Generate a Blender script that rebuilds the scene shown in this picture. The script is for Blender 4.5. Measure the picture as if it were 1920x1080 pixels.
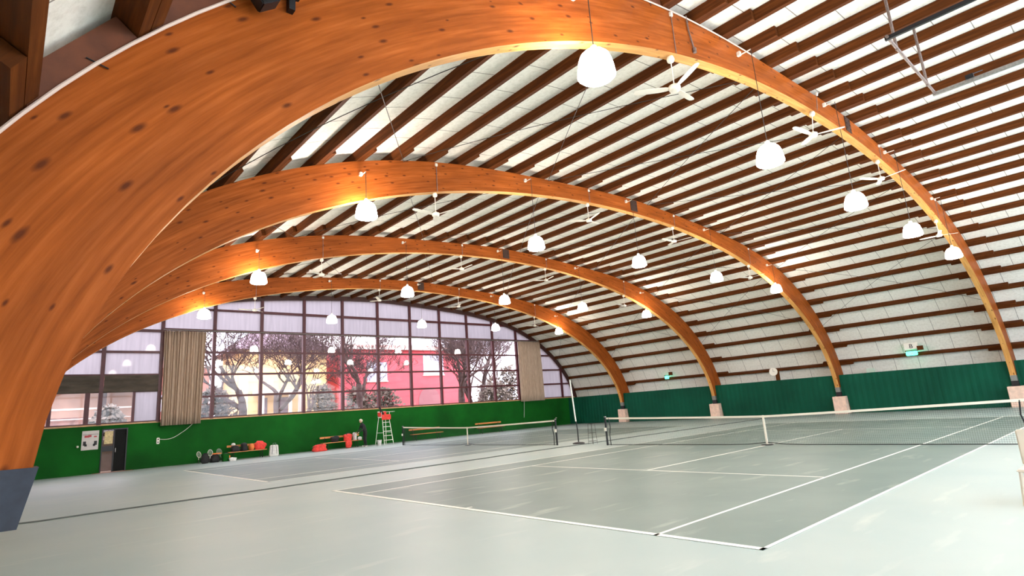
import bpy, bmesh, math, random
from mathutils import Vector, Matrix
random.seed(7)
for o in list(bpy.data.objects): bpy.data.objects.remove(o)
SC = bpy.context.scene
COL = SC.collection

# ------------------------------------------------------------------ camera
CX, CY, CZ = -6.2942, -3.2529, 1.685
YAW, PITCH, ROLL, FPX = 0.83805, 0.20866, -0.07178, 1065.85
cam_d = bpy.data.cameras.new('camera'); cam = bpy.data.objects.new('camera', cam_d); COL.objects.link(cam)
cy, sy, cp, sp = math.cos(YAW), math.sin(YAW), math.cos(PITCH), math.sin(PITCH)
Fv = Vector((cy*cp, sy*cp, sp)); Rv = Vector((sy, -cy, 0)); Uv = Rv.cross(Fv)
cr, sr = math.cos(ROLL), math.sin(ROLL)
R2 = Rv*cr + Uv*sr; U2 = Uv*cr - Rv*sr
M = Matrix(((R2.x, U2.x, -Fv.x, CX), (R2.y, U2.y, -Fv.y, CY), (R2.z, U2.z, -Fv.z, CZ), (0, 0, 0, 1)))
cam.matrix_world = M
cam_d.sensor_fit = 'HORIZONTAL'; cam_d.sensor_width = 36.0; cam_d.lens = FPX/1920*36.0
cam_d.clip_start = 0.05; cam_d.clip_end = 500
SC.camera = cam
SC.view_settings.view_transform = 'Standard'; SC.view_settings.look = 'None'
SC.view_settings.gamma = 1; SC.view_settings.use_curve_mapping = False
SC.view_settings.exposure = 1.58

# ------------------------------------------------------------------ world: pale overcast sky
LAMP_POWER = 34.0
SKY_STRENGTH = 3.6
w = bpy.data.worlds.new('sky'); SC.world = w; w.use_nodes = True
nt = w.node_tree; nt.nodes.clear()
wo = nt.nodes.new('ShaderNodeOutputWorld'); bg = nt.nodes.new('ShaderNodeBackground')
tc = nt.nodes.new('ShaderNodeTexCoord'); nz = nt.nodes.new('ShaderNodeTexNoise'); rp = nt.nodes.new('ShaderNodeValToRGB')
nz.inputs['Scale'].default_value = 3.0; nz.inputs['Detail'].default_value = 5
rp.color_ramp.elements[0].position = .35; rp.color_ramp.elements[0].color = (.62, .76, .95, 1)
rp.color_ramp.elements[1].position = .62; rp.color_ramp.elements[1].color = (.95, .96, 1, 1)
nt.links.new(tc.outputs['Generated'], nz.inputs['Vector']); nt.links.new(nz.outputs['Fac'], rp.inputs['Fac'])
nt.links.new(rp.outputs['Color'], bg.inputs['Color']); bg.inputs['Strength'].default_value = SKY_STRENGTH
nt.links.new(bg.outputs[0], wo.inputs[0])

# ------------------------------------------------------------------ materials
def nodes_of(name):
    m = bpy.data.materials.new(name); m.use_nodes = True
    t = m.node_tree; b = t.nodes['Principled BSDF']
    return m, t, b
def mat(name, col, rough=.6, metal=0, var=0.0, scale=8.0, emit=None, estr=0, bump=0.0, coord='Object', stretch=(1, 1, 1)):
    m, t, b = nodes_of(name)
    b.inputs['Roughness'].default_value = rough; b.inputs['Metallic'].default_value = metal
    b.inputs['Base Color'].default_value = (*col, 1)
    if var or bump:
        c = t.nodes.new('ShaderNodeTexCoord'); mp = t.nodes.new('ShaderNodeMapping'); mp.inputs['Scale'].default_value = stretch
        n = t.nodes.new('ShaderNodeTexNoise'); n.inputs['Scale'].default_value = scale; n.inputs['Detail'].default_value = 5
        t.links.new(c.outputs[coord], mp.inputs[0]); t.links.new(mp.outputs[0], n.inputs['Vector'])
        if var:
            r = t.nodes.new('ShaderNodeValToRGB')
            r.color_ramp.elements[0].position = .3; r.color_ramp.elements[1].position = .7
            r.color_ramp.elements[0].color = (*[max(0, x*(1-var)) for x in col], 1)
            r.color_ramp.elements[1].color = (*[min(1, x*(1+var)) for x in col], 1)
            t.links.new(n.outputs['Fac'], r.inputs[0]); t.links.new(r.outputs[0], b.inputs['Base Color'])
        if bump:
            bp = t.nodes.new('ShaderNodeBump'); bp.inputs['Strength'].default_value = bump; bp.inputs['Distance'].default_value = .02
            t.links.new(n.outputs['Fac'], bp.inputs['Height']); t.links.new(bp.outputs[0], b.inputs['Normal'])
    if name.startswith(('green_wall', 'teal')): b.inputs['Specular IOR Level'].default_value = .15
    if emit:
        b.inputs['Emission Color'].default_value = (*emit, 1); b.inputs['Emission Strength'].default_value = estr
    return m

def wood_uv(name, c1, c2, c3, knots=True, rough=.5):
    # glued laminated timber: grain follows the beam (UV: metres along, metres across)
    m, t, b = nodes_of(name); L = t.links.new; N = t.nodes.new
    uv = N('ShaderNodeUVMap')
    mp = N('ShaderNodeMapping'); mp.inputs['Scale'].default_value = (.9, 14, 1); L(uv.outputs[0], mp.inputs[0])
    n1 = N('ShaderNodeTexNoise'); n1.inputs['Scale'].default_value = 1.0; n1.inputs['Detail'].default_value = 6; n1.inputs['Roughness'].default_value = .6
    L(mp.outputs[0], n1.inputs['Vector'])
    r1 = N('ShaderNodeValToRGB'); e = r1.color_ramp.elements
    e[0].position = .28; e[0].color = (*c1, 1); e[1].position = .72; e[1].color = (*c3, 1)
    k = r1.color_ramp.elements.new(.5); k.color = (*c2, 1)
    L(n1.outputs['Fac'], r1.inputs[0])
    mp2 = N('ShaderNodeMapping'); mp2.inputs['Scale'].default_value = (.5, 2.2, 1); L(uv.outputs[0], mp2.inputs[0])
    n2 = N('ShaderNodeTexNoise'); n2.inputs['Scale'].default_value = 1.3; n2.inputs['Detail'].default_value = 3; L(mp2.outputs[0], n2.inputs['Vector'])
    mx = N('ShaderNodeMix'); mx.data_type = 'RGBA'; mx.blend_type = 'MULTIPLY'
    r2 = N('ShaderNodeValToRGB'); r2.color_ramp.elements[0].position = .3; r2.color_ramp.elements[0].color = (.72, .70, .68, 1)
    r2.color_ramp.elements[1].position = .7; r2.color_ramp.elements[1].color = (1.08, 1.08, 1.08, 1)
    L(n2.outputs['Fac'], r2.inputs[0]); mx.inputs[0].default_value = 1
    L(r1.outputs[0], mx.inputs[6]); L(r2.outputs[0], mx.inputs[7])
    out = mx.outputs[2]
    if knots:
        mp3 = N('ShaderNodeMapping'); mp3.inputs['Scale'].default_value = (1.9, 4.2, 1); L(uv.outputs[0], mp3.inputs[0])
        v = N('ShaderNodeTexVoronoi'); v.inputs['Scale'].default_value = 1.0; v.inputs['Randomness'].default_value = 1; v.voronoi_dimensions = '2D'
        L(mp3.outputs[0], v.inputs['Vector'])
        # only some cells hold a knot
        sc = N('ShaderNodeSeparateColor'); L(v.outputs['Color'], sc.inputs[0])
        gt = N('ShaderNodeMath'); gt.operation = 'GREATER_THAN'; gt.inputs[1].default_value = .45; L(sc.outputs[0], gt.inputs[0])
        # knot size differs from cell to cell
        sz = N('ShaderNodeMapRange'); sz.inputs['To Min'].default_value = .05; sz.inputs['To Max'].default_value = .15; L(sc.outputs[1], sz.inputs[0])
        dv = N('ShaderNodeMath'); dv.operation = 'DIVIDE'; L(v.outputs['Distance'], dv.inputs[0]); L(sz.outputs[0], dv.inputs[1])
        kr = N('ShaderNodeMapRange'); kr.inputs['From Min'].default_value = .35; kr.inputs['From Max'].default_value = 1.15
        kr.inputs['To Min'].default_value = .85; kr.inputs['To Max'].default_value = 0; L(dv.outputs[0], kr.inputs[0])
        ml = N('ShaderNodeMath'); ml.operation = 'MULTIPLY'; L(kr.outputs[0], ml.inputs[0]); L(gt.outputs[0], ml.inputs[1])
        m2 = N('ShaderNodeMix'); m2.data_type = 'RGBA'; L(ml.outputs[0], m2.inputs[0]); L(out, m2.inputs[6])
        m2.inputs[7].default_value = (.07, .014, .004, 1); out = m2.outputs[2]
    L(out, b.inputs['Base Color']); b.inputs['Roughness'].default_value = rough; b.inputs['Specular IOR Level'].default_value = .12
    bp = N('ShaderNodeBump'); bp.inputs['Strength'].default_value = .15; bp.inputs['Distance'].default_value = .01
    L(n1.outputs['Fac'], bp.inputs['Height']); L(bp.outputs[0], b.inputs['Normal'])
    return m

def roof_mat():
    m, t, b = nodes_of('roof_board'); L = t.links.new; N = t.nodes.new
    uv = N('ShaderNodeUVMap')
    br = N('ShaderNodeTexBrick'); L(uv.outputs[0], br.inputs['Vector'])
    br.inputs['Scale'].default_value = 1; br.inputs['Brick Width'].default_value = 1.18; br.inputs['Row Height'].default_value = 1.18
    br.inputs['Mortar Size'].default_value = .012; br.inputs['Mortar Smooth'].default_value = .3; br.offset = .5
    br.inputs['Color1'].default_value = (.83, .82, .74, 1); br.inputs['Color2'].default_value = (.80, .79, .71, 1)
    br.inputs['Mortar'].default_value = (.25, .23, .2, 1)
    n = N('ShaderNodeTexNoise'); n.inputs['Scale'].default_value = 9; n.inputs['Detail'].default_value = 8; n.inputs['Roughness'].default_value = .75
    L(uv.outputs[0], n.inputs['Vector'])
    r = N('ShaderNodeValToRGB'); r.color_ramp.elements[0].position = .32; r.color_ramp.elements[0].color = (.80, .79, .76, 1)
    r.color_ramp.elements[1].position = .55; r.color_ramp.elements[1].color = (1, 1, 1, 1); L(n.outputs['Fac'], r.inputs[0])
    mx = N('ShaderNodeMix'); mx.data_type = 'RGBA'; mx.blend_type = 'MULTIPLY'; mx.inputs[0].default_value = 1
    L(br.outputs['Color'], mx.inputs[6]); L(r.outputs[0], mx.inputs[7]); L(mx.outputs[2], b.inputs['Base Color'])
    b.inputs['Roughness'].default_value = .85
    return m

def floor_mat(name, c1, c2, scale, rough=.45):
    m, t, b = nodes_of(name); L = t.links.new; N = t.nodes.new
    c = N('ShaderNodeTexCoord')
    n = N('ShaderNodeTexNoise'); n.inputs['Scale'].default_value = scale; n.inputs['Detail'].default_value = 7; n.inputs['Roughness'].default_value = .55
    L(c.outputs['Object'], n.inputs['Vector'])
    r = N('ShaderNodeValToRGB'); r.color_ramp.elements[0].position = .32; r.color_ramp.elements[0].color = (*c1, 1)
    r.color_ramp.elements[1].position = .66; r.color_ramp.elements[1].color = (*c2, 1); L(n.outputs['Fac'], r.inputs[0])
    # pale scuffs that run along the length of play
    mp = N('ShaderNodeMapping'); mp.inputs['Scale'].default_value = (.5, 2.2, 1); mp.inputs['Rotation'].default_value = (0, 0, .5); L(c.outputs['Object'], mp.inputs[0])
    n2 = N('ShaderNodeTexNoise'); n2.inputs['Scale'].default_value = 1.1; n2.inputs['Detail'].default_value = 4; L(mp.outputs[0], n2.inputs['Vector'])
    r2 = N('ShaderNodeMapRange'); r2.inputs['From Min'].default_value = .6; r2.inputs['From Max'].default_value = .78; r2.inputs['To Max'].default_value = .35; L(n2.outputs['Fac'], r2.inputs[0])
    mx = N('ShaderNodeMix'); mx.data_type = 'RGBA'; L(r2.outputs[0], mx.inputs[0]); L(r.outputs[0], mx.inputs[6]); mx.inputs[7].default_value = (.68, .68, .58, 1)
    L(mx.outputs[2], b.inputs['Base Color']); b.inputs['Roughness'].default_value = rough
    return m

def glass_mat(name, tint, frosted=False):
    m = bpy.data.materials.new(name); m.use_nodes = True; t = m.node_tree; t.nodes.clear(); N = t.nodes.new; L = t.links.new
    o = N('ShaderNodeOutputMaterial'); mx = N('ShaderNodeMixShader'); g = N('ShaderNodeBsdfGlossy'); g.inputs['Roughness'].default_value = .03
    if frosted:
        tr = N('ShaderNodeBsdfTranslucent')
        c = N('ShaderNodeTexCoord'); mp = N('ShaderNodeMapping'); mp.inputs['Scale'].default_value = (5, 1, .35); n = N('ShaderNodeTexNoise'); n.inputs['Scale'].default_value = 1.6; n.inputs['Detail'].default_value = 6
        L(c.outputs['Object'], mp.inputs[0]); L(mp.outputs[0], n.inputs['Vector'])
        r = N('ShaderNodeValToRGB'); r.color_ramp.elements[0].position = .3; r.color_ramp.elements[0].color = (*[x*.84 for x in tint], 1)
        r.color_ramp.elements[1].position = .65; r.color_ramp.elements[1].color = (*tint, 1); L(n.outputs['Fac'], r.inputs[0]); L(r.outputs[0], tr.inputs['Color'])
        df = N('ShaderNodeBsdfDiffuse'); L(r.outputs[0], df.inputs['Color'])
        m3 = N('ShaderNodeMixShader'); m3.inputs[0].default_value = .25; L(tr.outputs[0], m3.inputs[1]); L(df.outputs[0], m3.inputs[2])
        L(m3.outputs[0], mx.inputs[1]); mx.inputs[0].default_value = .006
    else:
        tr = N('ShaderNodeBsdfTransparent'); tr.inputs['Color'].default_value = (*tint, 1); L(tr.outputs[0], mx.inputs[1])
        mx.inputs[0].default_value = .03
    L(g.outputs[0], mx.inputs[2]); L(mx.outputs[0], o.inputs[0])
    return m

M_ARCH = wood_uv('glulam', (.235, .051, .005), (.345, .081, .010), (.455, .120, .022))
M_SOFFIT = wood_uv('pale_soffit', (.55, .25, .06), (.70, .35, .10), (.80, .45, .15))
M_PURLIN = wood_uv('purlin_timber', (.060, .016, .003), (.100, .027, .004), (.160, .046, .008), knots=False, rough=.7)
M_ROOF = roof_mat()
M_FLOOR = floor_mat('pale_floor', (.31, .395, .38), (.37, .44, .41), .35)
M_COURT = floor_mat('court_paint', (.120, .178, .160), (.170, .225, .198), .5)
M_LINE = mat('white_line', (.80, .80, .72), .5)
M_GREEN = mat('green_wall', (.0035, .088, .008), .75, var=.3, scale=.6)
M_TEAL = mat('teal_sheet', (.002, .068, .036), .7, var=.2, scale=.5)
M_CONC = mat('concrete_pad', (.76, .54, .42), .85, var=.12, scale=6)
M_SLATE = mat('slate_padding', (.028, .035, .052), .75, var=.15, scale=14)
M_STEEL = mat('steel_grey', (.33, .32, .30), .4, .7, var=.2, scale=20)
M_RUSTY = mat('dull_steel', (.22, .17, .15), .5, .5, var=.3, scale=30)
M_DARK = mat('dark_metal', (.012, .012, .014), .45, .3)
M_ROD = mat('rod_metal', (.05, .045, .04), .5, .5)
M_WHITE = mat('white_plastic', (.80, .76, .66), .4)
M_WHITEP = mat('white_paint', (.78, .80, .70), .45)
M_FRAME = mat('window_frame_paint', (.075, .012, .016), .5, var=.15, scale=3)
M_RIM = mat('rim_timber', (.045, .012, .008), .6, var=.2, scale=3)
M_SILL = mat('sill_wood', (.55, .33, .16), .6, var=.15, scale=5)
M_GLASS = glass_mat('clear_glass', (.70, .60, .63))
M_FROST = glass_mat('frosted_glass', (.225, .19, .207), True)
M_CURT = mat('curtain_cloth', (.44, .33, .245), .9, var=.25, scale=5, stretch=(14, 14, .5))
M_BLIND = mat('blind_cloth', (.075, .06, .045), .9, var=.35, scale=1.2, stretch=(1, 1, 3))
M_LAMP = mat('lamp_glow', (1, .95, .9), .5, emit=(1, .88, .78), estr=LAMP_POWER)
M_NET = mat('net_cord', (.03, .045, .04), .8)
M_BAND = mat('net_band', (.80, .74, .62), .7)
M_BENCH = mat('bench_wood', (.62, .25, .07), .5, var=.2, scale=6, stretch=(.5, 5, 5))
M_RED = mat('red_cloth', (.72, .05, .035), .7, var=.25, scale=9, bump=.5)
M_ORANGE = mat('orange_cloth', (.80, .22, .05), .7, var=.2, scale=9)
M_BLACK = mat('black_cloth', (.012, .013, .014), .8, var=.3, scale=9, bump=.4)
M_WCLOTH = mat('white_cloth', (.66, .66, .64), .8, var=.15, scale=9, bump=.4)
M_GREY = mat('grey_cloth', (.16, .16, .17), .85, var=.2, scale=9, bump=.4)
M_SKIN = mat('skin', (.55, .30, .20), .5)
M_HAIR = mat('fair_hair', (.60, .52, .40), .7)
M_GLOWG = mat('exit_glow', (.1, .6, .4), .5, emit=(.05, .9, .5), estr=2.2)
M_PAPER = mat('paper', (.60, .57, .55), .7, var=.06, scale=6)
M_INK = mat('ink', (.03, .03, .035), .7)
M_REDINK = mat('red_ink', (.45, .06, .07), .7)
M_YPAPER = mat('yellow_paper', (.62, .50, .26), .7, var=.25, scale=12)
M_BEIGE = mat('beige_render', (.52, .36, .30), .8, var=.08, scale=3)
M_THRESH = mat('threshold', (.35, .15, .11), .7)

# ------------------------------------------------------------------ mesh helpers
def link(name, bm, m, parent=None, smooth=False, recalc=True):
    if recalc: bmesh.ops.recalc_face_normals(bm, faces=bm.faces)
    me = bpy.data.meshes.new(name); bm.to_mesh(me); bm.free()
    me.materials.append(m)
    if smooth:
        for p in me.polygons: p.use_smooth = True
    o = bpy.data.objects.new(name, me); COL.objects.link(o)
    if parent: o.parent = parent
    return o
def tag(o, label=None, cat=None, group=None, kind=None):
    if label: o['label'] = label
    if cat: o['category'] = cat
    if group: o['group'] = group
    if kind: o['kind'] = kind
    return o
def thing(name, loc, label, cat, group=None, rz=0):
    o = bpy.data.objects.new(name, None); COL.objects.link(o); o.location = loc; o.rotation_euler = (0, 0, rz)
    o.empty_display_size = .2
    return tag(o, label, cat, group)
def box(bm, x0, x1, y0, y1, z0, z1, mtx=None, bev=0):
    vs = [bm.verts.new((x, y, z)) for z in (z0, z1) for y in (y0, y1) for x in (x0, x1)]
    if mtx:
        for v in vs: v.co = mtx @ v.co
    fs = [bm.faces.new([vs[i] for i in f]) for f in ((0, 2, 3, 1), (4, 5, 7, 6), (0, 1, 5, 4), (2, 6, 7, 3), (0, 4, 6, 2), (1, 3, 7, 5))]
    if bev:
        es = {e for f in fs for e in f.edges}
        bmesh.ops.bevel(bm, geom=list(es), offset=bev, segments=2, affect='EDGES', clamp_overlap=True)
def tube(bm, pts, r, n=8, cap=True):
    pts = [Vector(p) for p in pts]
    rs = r if isinstance(r, (list, tuple)) else [r]*len(pts)
    rings = []
    prev = None
    for i, p in enumerate(pts):
        d = (pts[min(i+1, len(pts)-1)] - pts[max(i-1, 0)]).normalized()
        if prev is None:
            a = d.cross(Vector((0, 0, 1)) if abs(d.z) < .9 else Vector((1, 0, 0))).normalized()
        else:
            a = (prev - d*prev.dot(d)).normalized()
        prev = a
        b = d.cross(a)
        rings.append([bm.verts.new(p + (a*math.cos(2*math.pi*k/n) + b*math.sin(2*math.pi*k/n))*rs[i]) for k in range(n)])
    for i in range(len(rings)-1):
        for k in range(n):
            bm.faces.new((rings[i][k], rings[i][(k+1) % n], rings[i+1][(k+1) % n], rings[i+1][k]))
    if cap:
        bm.faces.new(rings[0]); bm.faces.new(rings[-1])
def lathe(bm, prof, cx=0, cy=0, n=24, sx=1, sy_=1):
    rings = [[bm.verts.new((cx + r*sx*math.cos(2*math.pi*k/n), cy + r*sy_*math.sin(2*math.pi*k/n), z)) for k in range(n)] for r, z in prof]
    for i in range(len(rings)-1):
        for k in range(n):
            bm.faces.new((rings[i][k], rings[i][(k+1) % n], rings[i+1][(k+1) % n], rings[i+1][k]))
    bm.faces.new(rings[0]); bm.faces.new(rings[-1])
def B(): return bmesh.new()
def copy_tree(o):
    c = o.copy(); COL.objects.link(c)
    for ch in list(o.children):
        d = ch.copy(); COL.objects.link(d); d.parent = c
        for g in list(ch.children):
            e = g.copy(); COL.objects.link(e); e.parent = d
    return c

# ------------------------------------------------------------------ the vault's two curves
C0 = 12.675
RS = (9.236, 8.6056, 4.0145, 5.1891, -8.1945)
RE = (9.8224, 7.9888, 18.1133, -19.8828, 4.06445)
Y1, SP = 1.733, 8.194
TH = .24
G = 32.44
W = 31.64
YEND = -8.4
def rad(t, co):
    s = abs(t)/1.5
    return sum(c*s**k for c, k in zip(co, (0, 2, 4, 6, 8)))
def curve(co, zmin, n):
    pts = []
    T = 1.62
    for i in range(4001):
        t = -T + 2*T*i/4000; r = rad(t, co)
        z = r*math.cos(t)
        if z >= zmin: pts.append((C0 + r*math.sin(t), z))
    L = [0]
    for a, b in zip(pts, pts[1:]): L.append(L[-1] + math.hypot(b[0]-a[0], b[1]-a[1]))
    out = []; j = 0
    for i in range(n):
        s = L[-1]*i/(n-1)
        while j < len(L)-2 and L[j+1] < s: j += 1
        f = (s-L[j])/max(1e-9, L[j+1]-L[j])
        out.append((pts[j][0]+(pts[j+1][0]-pts[j][0])*f, pts[j][1]+(pts[j+1][1]-pts[j][1])*f, s-L[-1]/2))
    return out
NS = 140
SOF = curve(RS, 1.50, NS); EXT = curve(RE, 1.50, NS)
EXR = curve(RE, .9, 400)
def at_s(s):   # point and outward normal on the outer curve at arc length s from the crown
    for i in range(len(EXR)-1):
        if EXR[i+1][2] >= s: break
    a, b = EXR[i], EXR[i+1]; f = (s-a[2])/(b[2]-a[2])
    dx, dz = b[0]-a[0], b[1]-a[1]; l = math.hypot(dx, dz)
    return a[0]+dx*f, a[1]+dz*f, -dz/l, dx/l
def z_ext(x):
    for a, b in zip(EXR, EXR[1:]):
        if a[0] <= x <= b[0] and b[0] > a[0]: return a[1]+(b[1]-a[1])*(x-a[0])/(b[0]-a[0])
    return 0
def z_sof(x):
    for a, b in zip(SOF, SOF[1:]):
        if a[0] <= x <= b[0] and b[0] > a[0]: return a[1]+(b[1]-a[1])*(x-a[0])/(b[0]-a[0])
    return 0

# ------------------------------------------------------------------ the setting
bm = B(); box(bm, -7.9, 33.4, YEND-.2, G+.2, -.2, 0)
tag(link('floor', bm, M_FLOOR), kind='structure', label='pale mint grey acrylic floor around the two courts')
bm = B(); box(bm, -8.1, -7.7, YEND-.2, G+.2, 0, 1.6)
tag(link('wall_left', bm, mat('pale_bounce_wall', (.80, .78, .72), .8, var=.05, scale=1)), kind='structure')  # unseen wall, made pale to bounce more light
bm = B(); box(bm, 33.1, 33.5, YEND-.2, G+.2, 0, 1.6)
tag(link('wall_right', bm, M_CONC), kind='structure')
bm = B(); box(bm, -8.1, 33.5, YEND-.3, YEND, 0, 2.33)
tag(link('wall_near', bm, M_GREEN), kind='structure')
# far wall: green base under the glazing, with the doorway left open
DX0, DX1, DZ = -2.47, -1.38, 2.12
bm = B()
box(bm, -8.1, DX0, G, G+.25, 0, 2.33); box(bm, DX1, 33.3, G, G+.25, 0, 2.33); box(bm, DX0, DX1, G, G+.25, DZ, 2.33)
tag(link('wall_far', bm, M_GREEN), kind='structure')
bm = B(); box(bm, -7.9, 32.6, G-.06, G+.02, 2.29, 2.36)
tag(link('trim_1', bm, M_SILL), kind='structure', label='thin pale timber sill along the top of the green far wall')
# roof boarding
OFF, RT = .245, .12
bm = B(); uvl = bm.loops.layers.uv.new('UVMap')
ss = [-22.35 + 44.7*i/160 for i in range(161)]
ss = [s for s in ss if EXR[0][2] < s < EXR[-1][2]]
ss = [EXR[0][2]+.01] + ss + [EXR[-1][2]-.01]
rows = []
for s in ss:
    x, z, nx, nz = at_s(s)
    rows.append([bm.verts.new((x+nx*o, y, z+nz*o)) for o, y in ((OFF, YEND-.2), (OFF, G+.25), (OFF+RT, YEND-.2), (OFF+RT, G+.25))])
for i in range(len(rows)-1):
    a, b = rows[i], rows[i+1]
    f = bm.faces.new((a[0], a[1], b[1], b[0]))
    for lp, uvv in zip(f.loops, ((YEND, ss[i]), (G, ss[i]), (G, ss[i+1]), (YEND, ss[i+1]))): lp[uvl].uv = (uvv[0]+20, uvv[1]+.59+1.18*20)
    bm.faces.new((a[2], b[2], b[3], a[3])); bm.faces.new((a[0], b[0], b[2], a[2])); bm.faces.new((a[1], a[3], b[3], b[1]))
bm.faces.new(rows[0]) if False else None
tag(link('ceiling', bm, M_ROOF), kind='structure', label='white roof boards curving over the hall')
# dark curved rim where the roof meets the glazed gable
bm = B(); pr = None
for p in EXR[::3]:
    x, z, nx, nz = at_s(min(max(p[2], EXR[0][2]+.02), EXR[-1][2]-.02))
    q = [bm.verts.new((x+nx*o, y, z+nz*o)) for o, y in ((-.14, G-.12), (-.14, G+.14), (.14, G+.14), (.14, G-.12))]
    if pr:
        for k in range(4): bm.faces.new((pr[k], pr[(k+1) % 4], q[(k+1) % 4], q[k]))
    pr = q
tag(link('trim_2', bm, M_RIM), kind='structure', label='dark brown curved rim timber above the glazed gable')
bm = B(); pr = None     # closing strip between rim and roof boards
for p in EXR[::3]:
    x, z, nx, nz = at_s(min(max(p[2], EXR[0][2]+.02), EXR[-1][2]-.02))
    q = [bm.verts.new((x+nx*o, y, z+nz*o)) for o, y in ((.14, G+.04), (.14, G+.12), (.25, G+.12), (.25, G+.04))]
    if pr:
        for k in range(4): bm.faces.new((pr[k], pr[(k+1) % 4], q[(k+1) % 4], q[k]))
    pr = q
tag(link('trim_3', bm, mat('closing_board', (.62, .60, .52), .8, var=.1, scale=4)), kind='structure')

# ------------------------------------------------------------------ glazed gable, one window per bay between posts
XM = [-7.75, -5.25, -2.65, -.08, 2.51, 5.12, 7.72, 10.30, 12.90, 15.50, 18.08, 20.65, 23.22, 25.78, 28.33, 30.91, 32.75]
def pane(bm, x0, x1, z0, z1, y=G+.02, t=.012):
    n = 8; pts = []
    for i in range(n+1):
        x = x0+(x1-x0)*i/n; zt = min(z1, z_ext(x)); pts.append((x, zt))
    for (xa, za), (xb, zb) in zip(pts, pts[1:]):
        if za <= z0+.001 and zb <= z0+.001: continue
        za = max(za, z0+.001); zb = max(zb, z0+.001)
        v = [bm.verts.new(c) for c in ((xa, y, z0), (xb, y, z0), (xb, y, zb), (xa, y, za))]
        bm.faces.new(v)
def clipbar(bm, x0, x1, z0, z1):
    # horizontal bar shortened where the rim cuts it
    zc = (z0+z1)/2
    n = 40; xs = [x0+(x1-x0)*i/n for i in range(n+1)]; ok = [x for x in xs if z_ext(x) > zc-.02]
    if len(ok) > 1: box(bm, ok[0], ok[-1], G-.05, G+.07, z0, z1)
wlab = {0: 'window bay farthest left with dark rolled blind, mostly behind the nearest arch'}
for i in range(len(XM)-1):
    x0, x1 = XM[i], XM[i+1]
    left = i < 3; right = i >= 13
    win = thing('window_%d' % (i+1), (0, 0, 0), None, None); win['kind'] = 'structure'
    bm = B()
    for k, xx in enumerate((x0, x1)):
        if k == 1 and i < len(XM)-2: continue
        if i == len(XM)-2 and k == 1: continue
        wd = .088
        zt = max(z_ext(max(xx-wd, -7.8)), z_ext(xx))-.02
        if zt > 2.4: box(bm, xx-wd, xx+wd, G-.09, G+.1, 2.33, zt)
    rowz = [3.98, 4.81, 6.02, 7.18, 8.5] if left else [3.55, 4.78, 6.03, 7.28, 8.50]
    for z in rowz:
        h = .075 if (z > 8 and i >= 5) else (.058 if z < 7 or z > 8 else .07)
        clipbar(bm, x0+.07, x1-.07, z-h, z+h)
    clipbar(bm, x0+.07, x1-.07, 2.33, 2.42)
    if i == 2: box(bm, -1.28, -1.16, G-.06, G+.08, 2.42, 3.94)
    if i == 1: box(bm, -3.28, -3.08, G-.06, G+.08, 2.42, 3.94); box(bm, -4.7, -4.55, G-.06, G+.08, 2.42, 3.4)
    link('window_frame', bm, M_FRAME, win)
    bc, bf = B(), B()
    if left:
        pane(bc, x0, x1 if i != 2 else -1.22, 2.4, 3.98); pane(bc, x0, x1, 3.98, 4.81)
        if i == 2: pane(bf, -1.22, x1, 2.4, 3.98)
        for a, b in zip(rowz[1:], rowz[2:]+[11]): pane(bf, x0, x1, a, b)
    elif right:
        for a, b in zip([2.4]+rowz, rowz+[11]): pane(bf, x0, x1, a, b)
    else:
        for a, b in zip([2.4]+rowz[:3], rowz[:4]): pane(bc, x0, x1, a, b)
        for a, b in zip(rowz[3:], rowz[4:]+[11]): pane(bf, x0, x1, a, b)
    if len(bc.faces): link('clear_pane', bc, M_GLASS, win)
    else: bc.free()
    if len(bf.faces): link('frosted_pane', bf, M_FROST, win)
    else: bf.free()
    if left:
        bb = B(); n = 14
        prev = None
        for k in range(n+1):
            z = 3.93+.86*k/n + 0; y = G-.10-.03*math.sin(k*1.3)
            v = [bb.verts.new((x0+.09, y, z)), bb.verts.new((x1-.09, y, z+(.0))), bb.verts.new((x1-.09, y-.02, z)), bb.verts.new((x0+.09, y-.02, z))]
            if prev:
                for q in range(4): bb.faces.new((prev[q], prev[(q+1) % 4], v[(q+1) % 4], v[q]))
            else: bb.faces.new(v)
            prev = v
        bb.faces.new(prev)
        o = link('roller_blind', bb, M_BLIND)
        tag(o, ['dark grey-brown rolled fabric blind in the glazing bay behind the nearest arch', 'dark grey-brown fabric blind across the window left of the door poster', 'dark grey-brown fabric blind in the window bay just left of the beige curtain'][i], 'blind', 'fabric blinds in the left window bays')

# unseen glazing added in the near gable, clear panes to let in daylight
M_NEARG = glass_mat('added_near_glass', (.96, .97, .97))
for i in range(len(XM)-1):
    x0, x1 = XM[i], XM[i+1]
    win = thing('window_%d' % (i+17), (0, 0, 0), None, None); win['kind'] = 'structure'  # added opening that carries daylight, behind the camera
    bm = B(); xx = x0
    zt = max(z_ext(max(xx-.07, -7.8)), z_ext(xx))+.1
    if zt > 2.4: box(bm, xx-.07, xx+.07, YEND-.15, YEND, 2.33, zt)
    for z in (3.6, 4.8, 6.03, 7.28, 8.5):
        if z_ext(x0) > z and z_ext(x1) > z: box(bm, x0+.07, x1-.07, YEND-.13, YEND-.02, z-.05, z+.05)
    link('window_frame', bm, M_FRAME, win)
    bf = B(); n = 8; pts = [(x0+(x1-x0)*q/n, z_ext(x0+(x1-x0)*q/n)+.34) for q in range(n+1)]
    for (xa, za), (xb, zb) in zip(pts, pts[1:]):
        za = max(za, 2.4); zb = max(zb, 2.4)
        bf.faces.new([bf.verts.new(c) for c in ((xa, YEND-.08, 2.33), (xb, YEND-.08, 2.33), (xb, YEND-.08, zb), (xa, YEND-.08, za))])
    link('added_clear_pane', bf, M_NEARG, win)

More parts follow.
